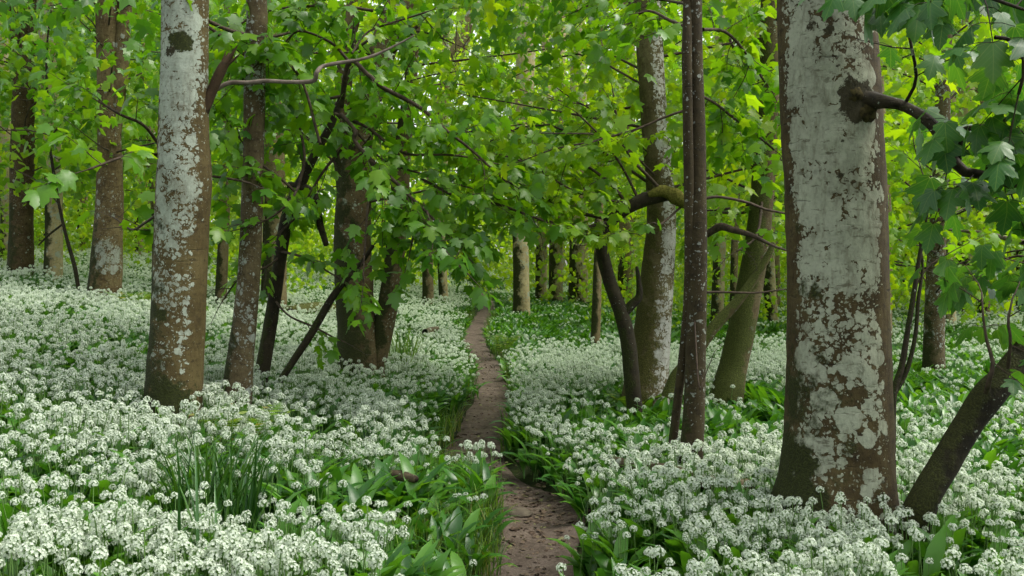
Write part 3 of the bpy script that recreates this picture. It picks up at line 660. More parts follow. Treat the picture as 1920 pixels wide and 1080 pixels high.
branch_part(S[0], S[1], [([(1738, 405, 4), (1735, 350, 3), (1720, 300, 2)], 6.2, dict(every=.12, start=.2, twig=(.2, .4))), ([(1715, 540, 4), (1740, 500, 3), (1770, 480, 2)], 6.2, dict(every=.2, start=.3, twig=(.2, .3)))], size=.13, lod=1, leafmat=LEAF_YEL)
Rt = tree('sycamore_tree', 'narrow grey trunk standing back between thick lichen trunk and right edge', [[(1750, 684, 40), (1752, 600, 37), (1755, 500, 34), (1760, 400, 30), (1766, 250, 28), (1770, 100, 26), (1772, 0, 25)]], matE, segs=24, step=.07, rough=.07, flare=.25, zext=11)
branch_part(Rt[0], Rt[1], [([(1920, 455, 10, -2), (1880, 445, 9, -1.5), (1830, 434, 7, -1), (1780, 430, 4, -.5)], Rt[2], dict(every=.4, start=.1, twig=(.3, .5)))], bark=BARK_PALE, size=.15, leafmat=LEAF_YEL)
SB = tree('sapling', 'crooked thin sapling between the two brown trunks on the left bank', [[(148, 548, 8), (140, 500, 8), (126, 450, 7), (112, 390, 6), (100, 320, 6), (92, 260, 5), (88, 180, 5), (88, 90, 4), (96, 20, 3)], [(118, 420, 4), (92, 440, 4), (72, 460, 3)]], BARK_DARK, segs=8, step=.08, rough=.1, flare=0, zext=0, cat='sapling')
branch_part(SB[0], SB[1], [([(100, 320, 3), (130, 300, 3), (165, 280, 2)], SB[2], dict(every=.14)), ([(92, 260, 3), (120, 220, 3), (140, 150, 2)], SB[2], dict(every=.14)), ([(90, 200, 3), (60, 170, 3), (20, 160, 2)], SB[2], dict(every=.14)), ([(108, 380, 3), (70, 340, 3), (30, 320, 2)], SB[2], dict(every=.14))], size=.15, lod=2, leafmat=LEAF_MID, petiole=False)

# ---- trees of the middle distance that can be told apart
BG = [
    ('pale trunk beside the far end of the path', [(978, 582, 32), (977, 500, 30), (975, 400, 29), (980, 250, 32), (986, 100, 36), (990, 0, 36)], BARK_FAR, None),
    ('straight pale trunk, first right of the trunk by the path end', [(1014, 556, 22), (1016, 450, 21), (1020, 300, 20), (1024, 0, 18)], BARK_FAR, None),
    ('greyish trunk with mossy foot in the distance, centre right', [(1042, 560, 27), (1043, 450, 26), (1046, 250, 24), (1050, 0, 22)], BARK_FAR, None),
    ('widest of the distant pale trunks left of the curving dark stem', [(1084, 562, 36), (1085, 450, 35), (1085, 250, 32), (1083, 0, 28)], BARK_FAR, None),
    ('thin brown trunk in front of the distant pale ones', [(1116, 642, 18), (1119, 560, 17), (1122, 440, 15), (1128, 250, 13), (1130, 0, 11)], BARK_FAR2, None),
    ('dim brown trunk behind the curving dark stem', [(1172, 565, 30), (1174, 450, 28), (1178, 250, 26), (1180, 0, 22)], BARK_FAR2, None),
    ('grey trunk seen between slender pair and leaning trunk', [(1344, 600, 24), (1348, 500, 24), (1352, 350, 22), (1350, 0, 20)], BARK_FAR, None),
    ('thin dark trunk behind the leaning mossy trunk', [(1374, 610, 15), (1378, 450, 14), (1384, 250, 12), (1388, 0, 10)], BARK_FAR2, None),
    ('dark narrow trunk left of the path end', [(803, 562, 22), (802, 480, 20), (806, 300, 20), (836, 160, 26), (860, 90, 30), (888, 0, 32)], BARK_FAR2, None),
    ('brown trunk next to the dark narrow trunk by the path', [(832, 560, 18), (828, 450, 17), (834, 250, 16), (838, 0, 14)], BARK_FAR, None),
    ('dark trunk glimpsed between freckled trunk and slim grey trunk', [(414, 560, 22), (418, 470, 21), (424, 300, 20), (430, 0, 18)], BARK_FAR2, None),
    ('short brown trunk behind the thin blackish stem', [(498, 570, 20), (502, 450, 19), (506, 250, 18), (512, 0, 16)], BARK_FAR, None),
    ('slender stem beyond the left bank between sapling and peeled trunk', [(152, 470, 16), (154, 350, 15), (156, 200, 15), (158, 0, 14)], BARK_FAR2, None),
    ('grey trunk behind the thick lichen trunk on its left', [(1448, 600, 22), (1440, 480, 26), (1442, 300, 26), (1446, 0, 24)], BARK_FAR, None),
    ('dark thin trunk far back near the right edge', [(1846, 590, 20), (1842, 450, 19), (1838, 250, 18), (1834, 0, 16)], BARK_FAR2, None),
    ('grey trunk far back beyond the narrow grey trunk', [(1800, 580, 18), (1796, 450, 18), (1790, 250, 17), (1785, 0, 15)], BARK_FAR, None),
    ('hazy trunk in the far left background', [(90, 450, 16), (92, 300, 15), (94, 0, 13)], BARK_FAR2, None),
    ('trunk glimpsed behind the freckled trunk top left', [(262, 480, 20), (264, 300, 19), (268, 0, 17)], BARK_FAR, None),
]
for lab, st, bm, Yb in BG:
    tr_ = tree('woodland_tree', lab, [st], bm, Yb, segs=12, step=.25, rough=.07, flare=.3, zext=14, ymax=33)
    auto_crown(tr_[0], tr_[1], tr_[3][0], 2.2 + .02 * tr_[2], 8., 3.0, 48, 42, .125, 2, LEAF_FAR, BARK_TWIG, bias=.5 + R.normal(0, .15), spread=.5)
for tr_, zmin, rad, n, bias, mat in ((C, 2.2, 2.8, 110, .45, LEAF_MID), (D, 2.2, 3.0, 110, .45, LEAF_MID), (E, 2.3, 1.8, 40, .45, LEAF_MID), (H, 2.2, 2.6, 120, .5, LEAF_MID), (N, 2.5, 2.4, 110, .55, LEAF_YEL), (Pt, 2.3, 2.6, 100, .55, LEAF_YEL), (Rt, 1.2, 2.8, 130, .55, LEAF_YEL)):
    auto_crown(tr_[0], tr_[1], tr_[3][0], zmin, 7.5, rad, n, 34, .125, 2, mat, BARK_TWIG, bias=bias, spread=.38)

# ---- the many like trees further back: three built, the rest copies of them and of their parts
protos = []
for k in range(3):
    base = np.array([0, 0, 0.]); root = thing('woodland_tree', 'slim tree deep in the wood, one of many alike behind the nearer trunks', 'tree', base, 'trees deep in the wood')
    P = np.array([[0, 0, -.4], [.05, 0, 2], [.1 + R.normal(0, .2), R.normal(0, .2), 6], [R.normal(0, .5), R.normal(0, .4), 12], [R.normal(0, .6), R.normal(0, .5), 17.]])
    Q, rr_ = smooth_line(P, np.array([.19, .17, .15, .10, .04]), .4); mb = MB(); tube(mb, Q, rr_, 10, .07, k * 3., .3, True, 0.)
    mb.build('trunk', (BARK_FAR, BARK_FAR2, BARK_FAR)[k], root)
    auto_crown(root, base, Q, 2.0, 9., 3.0, 90, 36, .16, 3, LEAF_FAR, BARK_TWIG, bias=.45 + .12 * k, spread=.55, clear=False)
    protos.append(root)
spots = []
tries = 0
while len(spots) < 40 and tries < 5000:
    tries += 1
    Y = R.uniform(17, 44); x = R.uniform(-.68, .68) * Y; px = 960 + F * x / Y
    if Y < (38 if 700 < px < 1300 else 27) and 520 < px < 1480: continue
    if path_dist([x], [y_ := Y])[0][0] < 1.6: continue
    if any((x - a) ** 2 + (Y - b) ** 2 < 6 for a, b in spots): continue
    spots.append((x, Y))
def copy_tree(o, parent=None):
    c = o.copy(); COL.objects.link(c)
    if parent is not None: c.parent = parent
    for ch in o.children: copy_tree(ch, c)
    return c
for i, (x, Y) in enumerate(spots):
    o = protos[i] if i < 3 else copy_tree(protos[i % 3])
    o.location = (x, Y, tz(x, Y)); o.rotation_euler.z = R.uniform(0, 6.28); s = R.uniform(.85, 1.15); o.scale = (s, s, s)

# ---- the wood beyond, one leafy mass
lv = Leaves()
n = 3600
Y = R.uniform(44, 74, n); x = R.uniform(-.72, .72, n) * Y
zt = terrain(x, Y)
z = zt + .4 + R.random(n) ** .9 * (.29 * Y + 1.)
dens = n2(x * .5 + z * .2, z, .16, 9.)
for i in range(n):
    if dens[i] < .40 and z[i] > 5: continue
    cluster(lv, np.array([x[i], Y[i], z[i]]), 26, .34, (.9, .9, .4), np.clip(.35 + .5 * dens[i], 0, 1))
n = 3000
Y = R.uniform(29, 54, n); x = R.uniform(-.72, .72, n) * Y; z = terrain(x, Y) + .2 + R.random(n) ** 1.4 * 5
dn = n2(x, Y, .35, 14.)
for i in range(n):
    if dn[i] < .44 or (Y[i] < 36 and path_dist([x[i]], [Y[i]])[0][0] < 1.2): continue
    cluster(lv, np.array([x[i], Y[i], z[i]]), 22, .22, (.6, .6, .3), np.clip(.55 + .6 * dn[i], 0, 1))
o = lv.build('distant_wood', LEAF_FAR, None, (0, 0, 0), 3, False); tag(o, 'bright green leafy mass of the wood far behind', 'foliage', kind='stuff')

lv = Leaves(); n = 1500; Y = R.uniform(20, 36, n); x = R.uniform(-.7, .7, n) * Y; z = terrain(x, Y) + .25 + R.random(n) ** 1.5 * 2.2
dn = n2(x, Y, .45, 44.); pdd, _ = path_dist(x, Y)
for i in range(n):
    if dn[i] < .50 or pdd[i] < 1.0 or (600 < 960 + F * x[i] / Y[i] < 1125 and Y[i] < 34): continue
    cluster(lv, np.array([x[i], Y[i], z[i]]), 30, .13, (.5, .5, .22), np.clip(.5 + .8 * (dn[i] - .4), 0, 1))
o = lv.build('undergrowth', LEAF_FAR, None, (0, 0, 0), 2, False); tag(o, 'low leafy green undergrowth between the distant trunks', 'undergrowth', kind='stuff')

#=SECTION GROUND
# ------------------------------------------------------------------ ground and path
def graded(a, b, near, far, c=0.):
    out = [c]; 
    while out[-1] < b: out.append(out[-1] + np.clip(near + (out[-1] - c) * .035, near, far))
    lo = [c]
    while lo[-1] > a: lo.append(lo[-1] - np.clip(near + (c - lo[-1]) * .035, near, far))
    return np.array(lo[1:][::-1] + out)
gx = graded(-160, 160, .07, 8); gy = graded(-40, 260, .07, 8, 5.)
X, Yg = np.meshgrid(gx, gy); Z = terrain(X, Yg); dd, _ = path_dist(X, Yg); dd = dd.reshape(X.shape)
Z = Z - .03 * (dd < .34) * (Yg < 60) + .012 * (n2(X, Yg, 6., 1.) - .5)
V = np.stack([X, Yg, Z], -1).reshape(-1, 3); ny, nx = X.shape
i = np.arange(ny - 1)[:, None] * nx; j = np.arange(nx - 1)[None]
Q = np.stack([i + j, i + j + 1, i + nx + j + 1, i + nx + j], -1).reshape(-1)
t = NT('forest floor'); co = t.n('ShaderNodeTexCoord').outputs['Object']
c1 = t.noise(co, 9., 6, .65).outputs[0]; c2 = t.noise(co, .7, 4).outputs[0]
col = t.ramp(c1, [(.3, (.010, .012, .005)), (.5, (.020, .030, .009)), (.7, (.045, .055, .016))])
bp = t.n('ShaderNodeBump', {'Height': c1, 'Strength': .8, 'Distance': .03})
FLOOR = t.out(t.n('ShaderNodeBsdfPrincipled', {'Base Color': col, 'Roughness': .95, 'Specular IOR Level': .1, 'Normal': bp.outputs[0]}).outputs[0])
o = mesh_obj('ground', V, Q, np.full(len(Q) // 4, 4), FLOOR); tag(o, kind='structure')

pc = catmull([_flat(*p) for p in PATH_PX], 900); Tn = np.gradient(pc, axis=0); Tn /= np.linalg.norm(Tn, axis=1)[:, None]; Nn = np.stack([Tn[:, 1], -Tn[:, 0]], -1)
m = 25; u = np.linspace(-1, 1, m)
wl = .25 + .12 * (n2(pc[:, 0], pc[:, 1], 1.7, 4.) - .5); wr = .25 + .12 * (n2(pc[:, 0], pc[:, 1], 1.7, 8.) - .5)
hw = np.where(u[None] < 0, wl[:, None], wr[:, None])
PX = pc[:, None] + Nn[:, None] * (u[None] * hw)[..., None]
pz = terrain(PX[..., 0], PX[..., 1]) + .012 - .045 * np.clip(np.abs(u)[None] - .75, 0, 1) * 4 * .6 + .022 * (n2(PX[..., 0], PX[..., 1], 7., 2.) - .5) + .012 * (n2(PX[..., 0], PX[..., 1], 30., 2.) - .5)
V = np.concatenate([PX, pz[..., None]], -1).reshape(-1, 3)
i = np.arange(len(pc) - 1)[:, None] * m; j = np.arange(m - 1)[None]
Q = np.stack([i + j, i + j + 1, i + m + j + 1, i + m + j], -1).reshape(-1)
t = NT('trodden earth'); co = t.n('ShaderNodeTexCoord').outputs['Object']
c1 = t.noise(co, 5., 7, .65).outputs[0]; c2 = t.noise(co, 45., 5, .7).outputs[0]
v = t.n('ShaderNodeTexVoronoi', {'Vector': co, 'Scale': 70.}).outputs['Distance']
f = t.math('ADD', t.math('MULTIPLY', c1, .6), t.math('MULTIPLY', c2, .4))
col = t.ramp(f, [(.34, (.050, .037, .027)), (.5, (.096, .073, .055)), (.66, (.150, .120, .094))])
bp = t.n('ShaderNodeBump', {'Height': t.math('ADD', c2, t.math('MULTIPLY', v, .5)), 'Strength': .5, 'Distance': .010})
o = mesh_obj('path', V, Q, np.full(len(Q) // 4, 4), t.out(t.n('ShaderNodeBsdfPrincipled', {'Base Color': col, 'Roughness': .9, 'Specular IOR Level': .15, 'Normal': bp.outputs[0]}).outputs[0])); tag(o, kind='structure')

# fallen leaves and bits on the path
lv = Leaves(); n = 1700; k = R.integers(0, 620, n); off = R.normal(0, .16, n)
pp = pc[k] + Nn[k] * off[:, None] + R.normal(0, .03, (n, 2)); az = R.uniform(0, 6.28, n)
z = terrain(pp[:, 0], pp[:, 1]) + .014 + R.uniform(0, .012, n)
lv.add(np.stack([pp[:, 0], pp[:, 1], z], -1), np.stack([np.cos(az), np.sin(az), R.normal(0, .1, n)], -1), UP + R.normal(0, .25, (n, 3)), R.uniform(.012, .045, n), R.random(n))
LIT = leaf_mat('leaf litter', [(0., (.035, .022, .014)), (.55, (.11, .075, .050)), (.85, (.13, .10, .06)), (1., (.17, .17, .07))], .05, 1., .7, .2)
o = lv.build('leaf_litter', LIT, None, (0, 0, 0), 2, False); tag(o, 'small dead leaves and bits lying on the brown path', 'leaves', kind='stuff')

# ------------------------------------------------------------------ wild garlic
def blade(P, wid, N, fold=.25):
    """folded blade: 3 verts across"""
    P = np.asarray(P); n = len(P); T = np.gradient(P, axis=0); T /= np.linalg.norm(T, axis=1)[:, None] + 1e-9
    S = np.cross(T, N); S /= np.linalg.norm(S, axis=1)[:, None] + 1e-9; U = np.cross(S, T)
    w = np.asarray(wid)[:, None]
    V = np.stack([P - S * w + U * w * fold, P, P + S * w + U * w * fold], 1).reshape(-1, 3)
    i = np.arange(n - 1)[:, None] * 3; j = np.arange(2)[None]
    return V, np.stack([i + j, i + j + 1, i + 3 + j + 1, i + 3 + j], -1).reshape(-1, 4)

def g_leaf(mb, x, y, L, w, az, lean, rg):
    n = 7; s = np.linspace(0, 1, n)
    el = np.radians(82 - lean * 40 - s ** 1.5 * (60 + 45 * lean))
    st = L / (n - 1); H = np.concatenate([[0], np.cumsum(np.cos(el[:-1]) * st)]); Zz = np.concatenate([[0], np.cumsum(np.sin(el[:-1]) * st)])
    P = np.stack([x + H * math.cos(az), y + H * math.sin(az), Zz], -1)
    wid = w * np.array([.10, .25, .75, 1., .92, .6, .04])
    V, f = blade(P, wid, np.tile([-math.sin(az) * 0 + math.cos(az) * -.5, math.sin(az) * -.5, .9], (n, 1)), .3)
    mb.add(V, [f], rg.random())

def g_head(mb, c, rg, r=.02, nf=20, petal=.0090, pw=.0026, stems=None):
    g = np.pi * (3 - 5 ** .5)
    for k in range(nf):
        zz = 1 - (k + .5) / nf * 1.35; rad = math.sqrt(max(0, 1 - zz * zz)); a = k * g + rg.uniform(-.3, .3)
        d = unit(np.array([rad * math.cos(a), rad * math.sin(a), zz]) + rg.normal(0, .12, 3))
        p = c + d * r * rg.uniform(.8, 1.15)
        if stems is not None: tube(stems, np.array([c, p]), np.array([.0008, .0008]), 3, cap=False)
        X = unit(np.cross(d, [.3, .5, .8])); Yv = np.cross(d, X); ph = rg.uniform(0, 1)
        for q in range(6):
            th = ph + q * np.pi / 3; e = X * math.cos(th) + Yv * math.sin(th); s = np.cross(d, e)
            e2 = unit(e + d * rg.uniform(.1, .6))
            L = petal * rg.uniform(.85, 1.15)
            mb.add(np.array([p, p + e2 * L * .5 + s * pw, p + e2 * L, p + e2 * L * .5 - s * pw]), [np.array([[0, 1, 2, 3]])])

def g_stem(mb, x, y, h, rg):
    d = rg.normal(0, .05, 2); P = catmull(np.array([[x, y, 0], [x + d[0] * .6, y + d[1] * .6, h * .55], [x + d[0], y + d[1], h]]), 5)
    tube(mb, P, np.linspace(.0030, .0020, 5), 4, cap=False); return P[-1]

def clump_mesh(name, seed, heads, leaves, rad, lod):
    rg = np.random.default_rng(seed); pe, st, le = MB(), MB(), MB()
    for k in range(heads):
        a = rg.uniform(0, 6.28); q = rad * math.sqrt(rg.random()); x, y = q * math.cos(a), q * math.sin(a)
        c = g_stem(st, x, y, rg.uniform(.275, .39), rg)
        s = rg.uniform(.68, 1.2)
        if lod == 0: g_head(pe, c, rg, .0195 * s, 32, .0066 * s, .0021 * s, st)
        else: g_head(pe, c, rg, .0180 * s, 13, .0100 * s, .0040 * s)
    for k in range(leaves):
        a = rg.uniform(0, 6.28); q = rad * math.sqrt(rg.random()) * .9
        g_leaf(le, q * math.cos(a), q * math.sin(a), rg.uniform(.26, .40), rg.uniform(.024, .040), rg.uniform(0, 6.28), rg.uniform(0, .75), rg)
    V = []; fl = []; cn = []; at_ = []; mi = []; off = 0
    for k, b in enumerate((pe, st, le)):
        if not b.v: continue
        vv = np.vstack(b.v); V.append(vv); at_.append(np.concatenate(b.a))
        for f in b.f:
            f = np.atleast_2d(f); fl.append(f.ravel() + off); cn.append(np.full(len(f), f.shape[1])); mi.append(np.full(len(f), k))
        off += len(vv)
    me = raw_mesh(name, np.vstack(V), np.concatenate(fl), np.concatenate(cn), [PETAL, GSTEM, GLEAF], np.concatenate(at_))
    me.polygons.foreach_set('material_index', np.concatenate(mi).astype(np.int32))
    return me

def collection_of(name, meshes):
    c = bpy.data.collections.new(name)
    for k, me in enumerate(meshes):
        o = bpy.data.objects.new('%s_%02d' % (name, k), me); c.objects.link(o)
    return c

def scatter(name, P, var, rot, scl, coll, label, cat):
    me = bpy.data.meshes.new(name); me.vertices.add(len(P)); me.vertices.foreach_set('co', P.astype(np.float32).ravel())
    a = me.attributes.new('var', 'INT', 'POINT'); a.data.foreach_set('value', var.astype(np.int32))
    a = me.attributes.new('rot', 'FLOAT_VECTOR', 'POINT'); a.data.foreach_set('vector', rot.astype(np.float32).ravel())
    a = me.attributes.new('scl', 'FLOAT_VECTOR', 'POINT'); a.data.foreach_set('vector', scl.astype(np.float32).ravel())
    o = bpy.data.objects.new(name, me); COL.objects.link(o)
    ng = bpy.data.node_groups.new(name, 'GeometryNodeTree')
    ng.interface.new_socket('Geometry', in_out='INPUT', socket_type='NodeSocketGeometry'); ng.interface.new_socket('Geometry', in_out='OUTPUT', socket_type='NodeSocketGeometry')
    gi = ng.nodes.new('NodeGroupInput'); go = ng.nodes.new('NodeGroupOutput'); ip = ng.nodes.new('GeometryNodeInstanceOnPoints')
    ci = ng.nodes.new('GeometryNodeCollectionInfo'); ci.inputs['Collection'].default_value = coll; ci.inputs['Separate Children'].default_value = True; ci.inputs['Reset Children'].default_value = True
    ip.inputs['Pick Instance'].default_value = True
    L = ng.links.new
    L(gi.outputs[0], ip.inputs['Points']); L(ci.outputs[0], ip.inputs['Instance']); L(ip.outputs[0], go.inputs[0])
    for nm, typ, sock in (('var', 'INT', 'Instance Index'), ('rot', 'FLOAT_VECTOR', 'Rotation'), ('scl', 'FLOAT_VECTOR', 'Scale')):
        na = ng.nodes.new('GeometryNodeInputNamedAttribute'); na.data_type = typ; na.inputs['Name'].default_value = nm
        L([s for s in na.outputs if s.enabled and s.name == 'Attribute'][0], ip.inputs[sock])
    md = o.modifiers.new('scatter', 'NODES'); md.node_group = ng
    return tag(o, label, cat, kind='stuff')

# green patches seen in the photo: pixel ellipses (cx, cy, rx, ry, strength)
GREEN = [(770, 930, 170, 70, .75), (820, 1010, 110, 80, .7), (640, 900, 110, 35, .55), (1200, 775, 150, 48, 1.), (1425, 780, 110, 52, 1.), (1790, 745, 170, 85, .95), (1860, 850, 80, 60, .4), (1060, 598, 180, 42, .85), (1270, 610, 240, 36, .75),
         (560, 800, 80, 25, .35), (300, 640, 120, 30, .4), (120, 600, 90, 25, .4), (1000, 660, 60, 15, .2), (1700, 640, 160, 40, .5), (700, 730, 140, 25, .35), (400, 920, 90, 60, .5), (1090, 880, 120, 40, .25), (1150, 985, 150, 100, .38), (900, 640, 30, 60, .3)]
def greenness(P):
    x, y, _ = proj(P); g = np.zeros(len(P))
    for cx, cy, rx, ry, s in GREEN:
        g = np.maximum(g, 1.3 * s * np.clip(1.35 - np.sqrt(((x - cx) / rx) ** 2 + ((y - cy) / ry) ** 2), 0, .6) / .6)
    return np.clip(g, 0, 1)

def sample_area(dens_fn, y0, y1, dmax):
    """random ground points in the field of view with area density dmax * thinning"""
    mg = 2.2; area = .6 * (y1 ** 2 - y0 ** 2) + 2 * mg * (y1 - y0); n = int(area * dmax)
    Y = R.uniform(y0, y1, int(n * 2.2)); Y = Y[R.random(len(Y)) < (.6 * Y + mg) / (.6 * y1 + mg)]
    Y = R.permutation(Y)[:n]; n = len(Y); x = R.uniform(-1, 1, n) * (.6 * Y + mg)
    d, s = path_dist(x, Y); z = terrain(x, Y)
    P = np.stack([x, Y, z], -1); k = R.random(n) < dens_fn(P, d, s)
    return P[k], d[k]
def ground_px(px, py, h):
    Y = depth_at(px, py, h); p = at(px, py, Y); return np.array([p[0], p[1], tz(p[0], p[1])]), Y
SED = ground_px(400, 945, .25)[0]

meshes = [clump_mesh('garlic_clump', 100 + k, (9, 11, 12, 13, 14, 15)[k], 14, .19, 0) for k in range(6)]            # 0-5 flowering near
meshes += [clump_mesh('garlic_clump', 200 + k, (2, 4, 7)[k], 17, .17, 0) for k in range(3)]           # 6-8 few flowers
meshes += [clump_mesh('garlic_clump', 300 + k, 0, 18, .17, 0) for k in range(3)]           # 9-11 leaves only
meshes += [clump_mesh('garlic_clump', 400 + k, (8, 11, 12, 13, 14)[k], 12, .20, 1) for k in range(5)]           # 12-16 flowering far
meshes += [clump_mesh('garlic_clump', 500 + k, (2, 4, 7)[k], 15, .19, 1) for k in range(3)]           # 17-19 few flowers far
gcoll = collection_of('garlic_clumps', meshes)

NEAR_Y = 4.9
def dens(P, d, s):
    e = np.clip((d - .21 - .10 * n2(P[:, 0], P[:, 1], 3., 5.)) / .08, 0, 1)
    gp_ = greenness(P + np.array([0, 0, .3])) * ((s < 0) & (P[:, 1] < 7.5)); e = e * (1 - .25 * gp_)
    e = e * (np.hypot(P[:, 0] - SED[0], (P[:, 1] - SED[1] + .12) * .8) > .26)
    return e
P1, d1 = sample_area(dens, 2.6, 14, 25.)
P2, d2 = sample_area(dens, 14, 60, 10.)
P = np.vstack([P1, P2]); dpt = np.concatenate([d1, d2])
g = greenness(P + np.array([0, 0, .3])); nz = n2(P[:, 0], P[:, 1], .9, 21.)
px_, py_, dep_ = proj(P + np.array([0, 0, .35]))
gg = np.clip(g + (nz - .49) * 1.5 + np.clip((.5 - dpt) * 1.2, 0, .5) + .55 * np.clip((dep_ - 15) / 12, 0, 1) * (px_ > 940) + .3 * np.clip((dep_ - 22) / 15, 0, 1), 0, 1)
u = R.random(len(P)); far = P[:, 1] > 11
kind_ = np.where(u < gg * 1.08, np.where(R.random(len(P)) < .25 + .6 * g, 2, 1), 0)
var = np.where(kind_ == 0, np.where(far, 12 + R.integers(0, 5, len(P)), R.integers(0, 6, len(P))), np.where(kind_ == 1, np.where(far, 17 + R.integers(0, 3, len(P)), 6 + R.integers(0, 3, len(P))), 9 + R.integers(0, 3, len(P))))
near_zone = (P[:, 1] < NEAR_Y) & (P[:, 1] > 3.2) & (kind_ == 0) & (np.abs(px_ - 960) < 1000) & (py_ < 1110)
rot = np.stack([R.normal(0, .07, len(P)), R.normal(0, .07, len(P)), R.uniform(0, 6.28, len(P))], -1)
s = R.uniform(.8, 1.15, len(P)) * (.86 + .28 * n2(P[:, 0], P[:, 1], .6, 2.)); s = s * (.72 + .28 * np.clip((dpt - .25) / .5, 0, 1))
scl = np.stack([s, s, s * R.uniform(.85, 1.1, len(P))], -1)
q = ~near_zone
print('clumps', len(P), 'near', near_zone.sum())
scatter('wild_garlic_carpet', P[q], var[q], rot[q], scl[q], gcoll, 'dense carpet of white flowering wild garlic covering the woodland floor', 'wild garlic')
# leaves under the near plants
zn = P[near_zone]; scatter('wild_garlic_leaves', zn, 9 + R.integers(0, 3, len(zn)), rot[near_zone], scl[near_zone] * .85, gcoll, 'broad green wild garlic leaves under the nearest white flowers', 'leaves')

# the nearest plants, each its own thing
gp = []
for k in range(6):
    rg = np.random.default_rng(700 + k); st, pe = MB(), MB()
    root = thing('wild_garlic_plant', 'white flowering wild garlic plant among the nearest ones along the bottom of the view', 'wild garlic', (0, 0, 0), 'nearest wild garlic plants')
    c = g_stem(st, 0, 0, rg.uniform(.33, .40), rg); g_head(pe, c, rg, .0200 * (.85, .92, .97, 1., 1.05, 1.1)[k], 34, .0068, .0021, st)
    so = st.build('stem', GSTEM, root); pe.build('flower_head', PETAL, root)
    for q in range(2):
        le = MB(); g_leaf(le, rg.normal(0, .01), rg.normal(0, .01), rg.uniform(.28, .38), rg.uniform(.026, .038), rg.uniform(0, 6.28), rg.uniform(.1, .7), rg); le.build('leaf', GLEAF, root)
    gp.append(root)
# candidate spots: several stalks per clump point, nearest 300 in view
cand = []
for b in zn:
    for q in range(16):
        a = R.uniform(0, 6.28); r_ = .17 * math.sqrt(R.random()); cand.append((b[0] + r_ * math.cos(a), b[1] + r_ * math.sin(a)))
cand = np.array(cand); cz = terrain(cand[:, 0], cand[:, 1])
cx_, cy_, cd_ = proj(np.stack([cand[:, 0], cand[:, 1], cz + .37], -1))
pd_, _ = path_dist(cand[:, 0], cand[:, 1])
ok = np.nonzero((cx_ > 5) & (cx_ < 1915) & (cy_ < 1072) & (pd_ > .25))[0]; ok = ok[np.argsort(cd_[ok])]
sel = ok[:300]; rest = np.setdiff1d(np.arange(len(cand)), sel); print('near plants', len(ok), cd_[sel].max())
for i, k in enumerate(sel):
    o = gp[i] if i < len(gp) else copy_tree(gp[i % len(gp)])
    o.location = (cand[k, 0], cand[k, 1], cz[k]); o.rotation_euler = (R.normal(0, .08), R.normal(0, .08), R.uniform(0, 6.28)); s = R.uniform(.85, 1.15); o.scale = (s, s, s)
sing = collection_of('garlic_plants', [clump_mesh('garlic_plant', 800 + k, 1, 1, .01, 0) for k in range(6)])
n = len(rest)
scatter('wild_garlic_flowers', np.stack([cand[rest, 0], cand[rest, 1], cz[rest]], -1), R.integers(0, 6, n), np.stack([R.normal(0, .08, n), R.normal(0, .08, n), R.uniform(0, 6.28, n)], -1), np.repeat(R.uniform(.85, 1.15, n)[:, None], 3, 1), sing, 'white wild garlic flowers in the foreground behind the nearest plants', 'wild garlic')

#=SECTION EXTRAS
# grass by the path
def grass_tuft(name, seed, n, L, rad, w=.0035):
    rg = np.random.default_rng(seed); mb = MB()
    for k in range(n):
        a = rg.uniform(0, 6.28); q = rad * math.sqrt(rg.random()); az = rg.uniform(0, 6.28); ln = rg.uniform(.5, 1) * L; m_ = 6
        el = np.radians(rg.uniform(70, 88) - np.linspace(0, 1, m_) ** 2 * rg.uniform(20, 90)); st = ln / (m_ - 1)
        Hh = np.concatenate([[0], np.cumsum(np.cos(el[:-1]) * st)]); Zz = np.concatenate([[0], np.cumsum(np.sin(el[:-1]) * st)])
        Pp = np.stack([q * math.cos(a) + Hh * math.cos(az), q * math.sin(a) + Hh * math.sin(az), Zz], -1)
        V, f = blade(Pp, w * np.array([.8, 1, 1, .85, .55, .05]), np.tile([-math.cos(az) * .7, -math.sin(az) * .7, .7], (m_, 1)), .3)
        mb.add(V, [f], rg.random())
    return mb
def tuft_mesh(*a, **k):
    mb = grass_tuft(*a, **k); fl = []; cn = []
    for f in mb.f: fl.append(f.ravel()); cn.append(np.full(len(f), 4))
    return raw_mesh('tuft', np.vstack(mb.v), np.concatenate(fl), np.concatenate(cn), GRASS, np.concatenate(mb.a))
tc = collection_of('grass_tufts', [tuft_mesh('tuft', 900 + k, 34, .27, .08, .0026) for k in range(4)])
def gd(P, d, s):
    left = (s < 0) & (d > .20) & (d < 1.7) & (P[:, 1] < 7.6)
    e = np.where(left, np.clip(1. - (d - .2) * .8, 0, 1) * np.clip(.2 + 1.6 * n2(P[:, 0], P[:, 1], 2.5, 31.) - .3, 0, 1), 0) + ((d > .25) & (d < .42) & (P[:, 1] < 30)) * .12
    return e
Pg, dg = sample_area(gd, 3., 30, 75.)
n = len(Pg); sg = R.uniform(.7, 1.25, n); print('grass', n)
scatter('grass_verge', Pg, R.integers(0, 4, n), np.stack([R.normal(0, .1, n), R.normal(0, .1, n), R.uniform(0, 6.28, n)], -1), np.repeat(sg[:, None], 3, 1), tc, 'soft green grass fringe along the left edge of the path', 'grass')

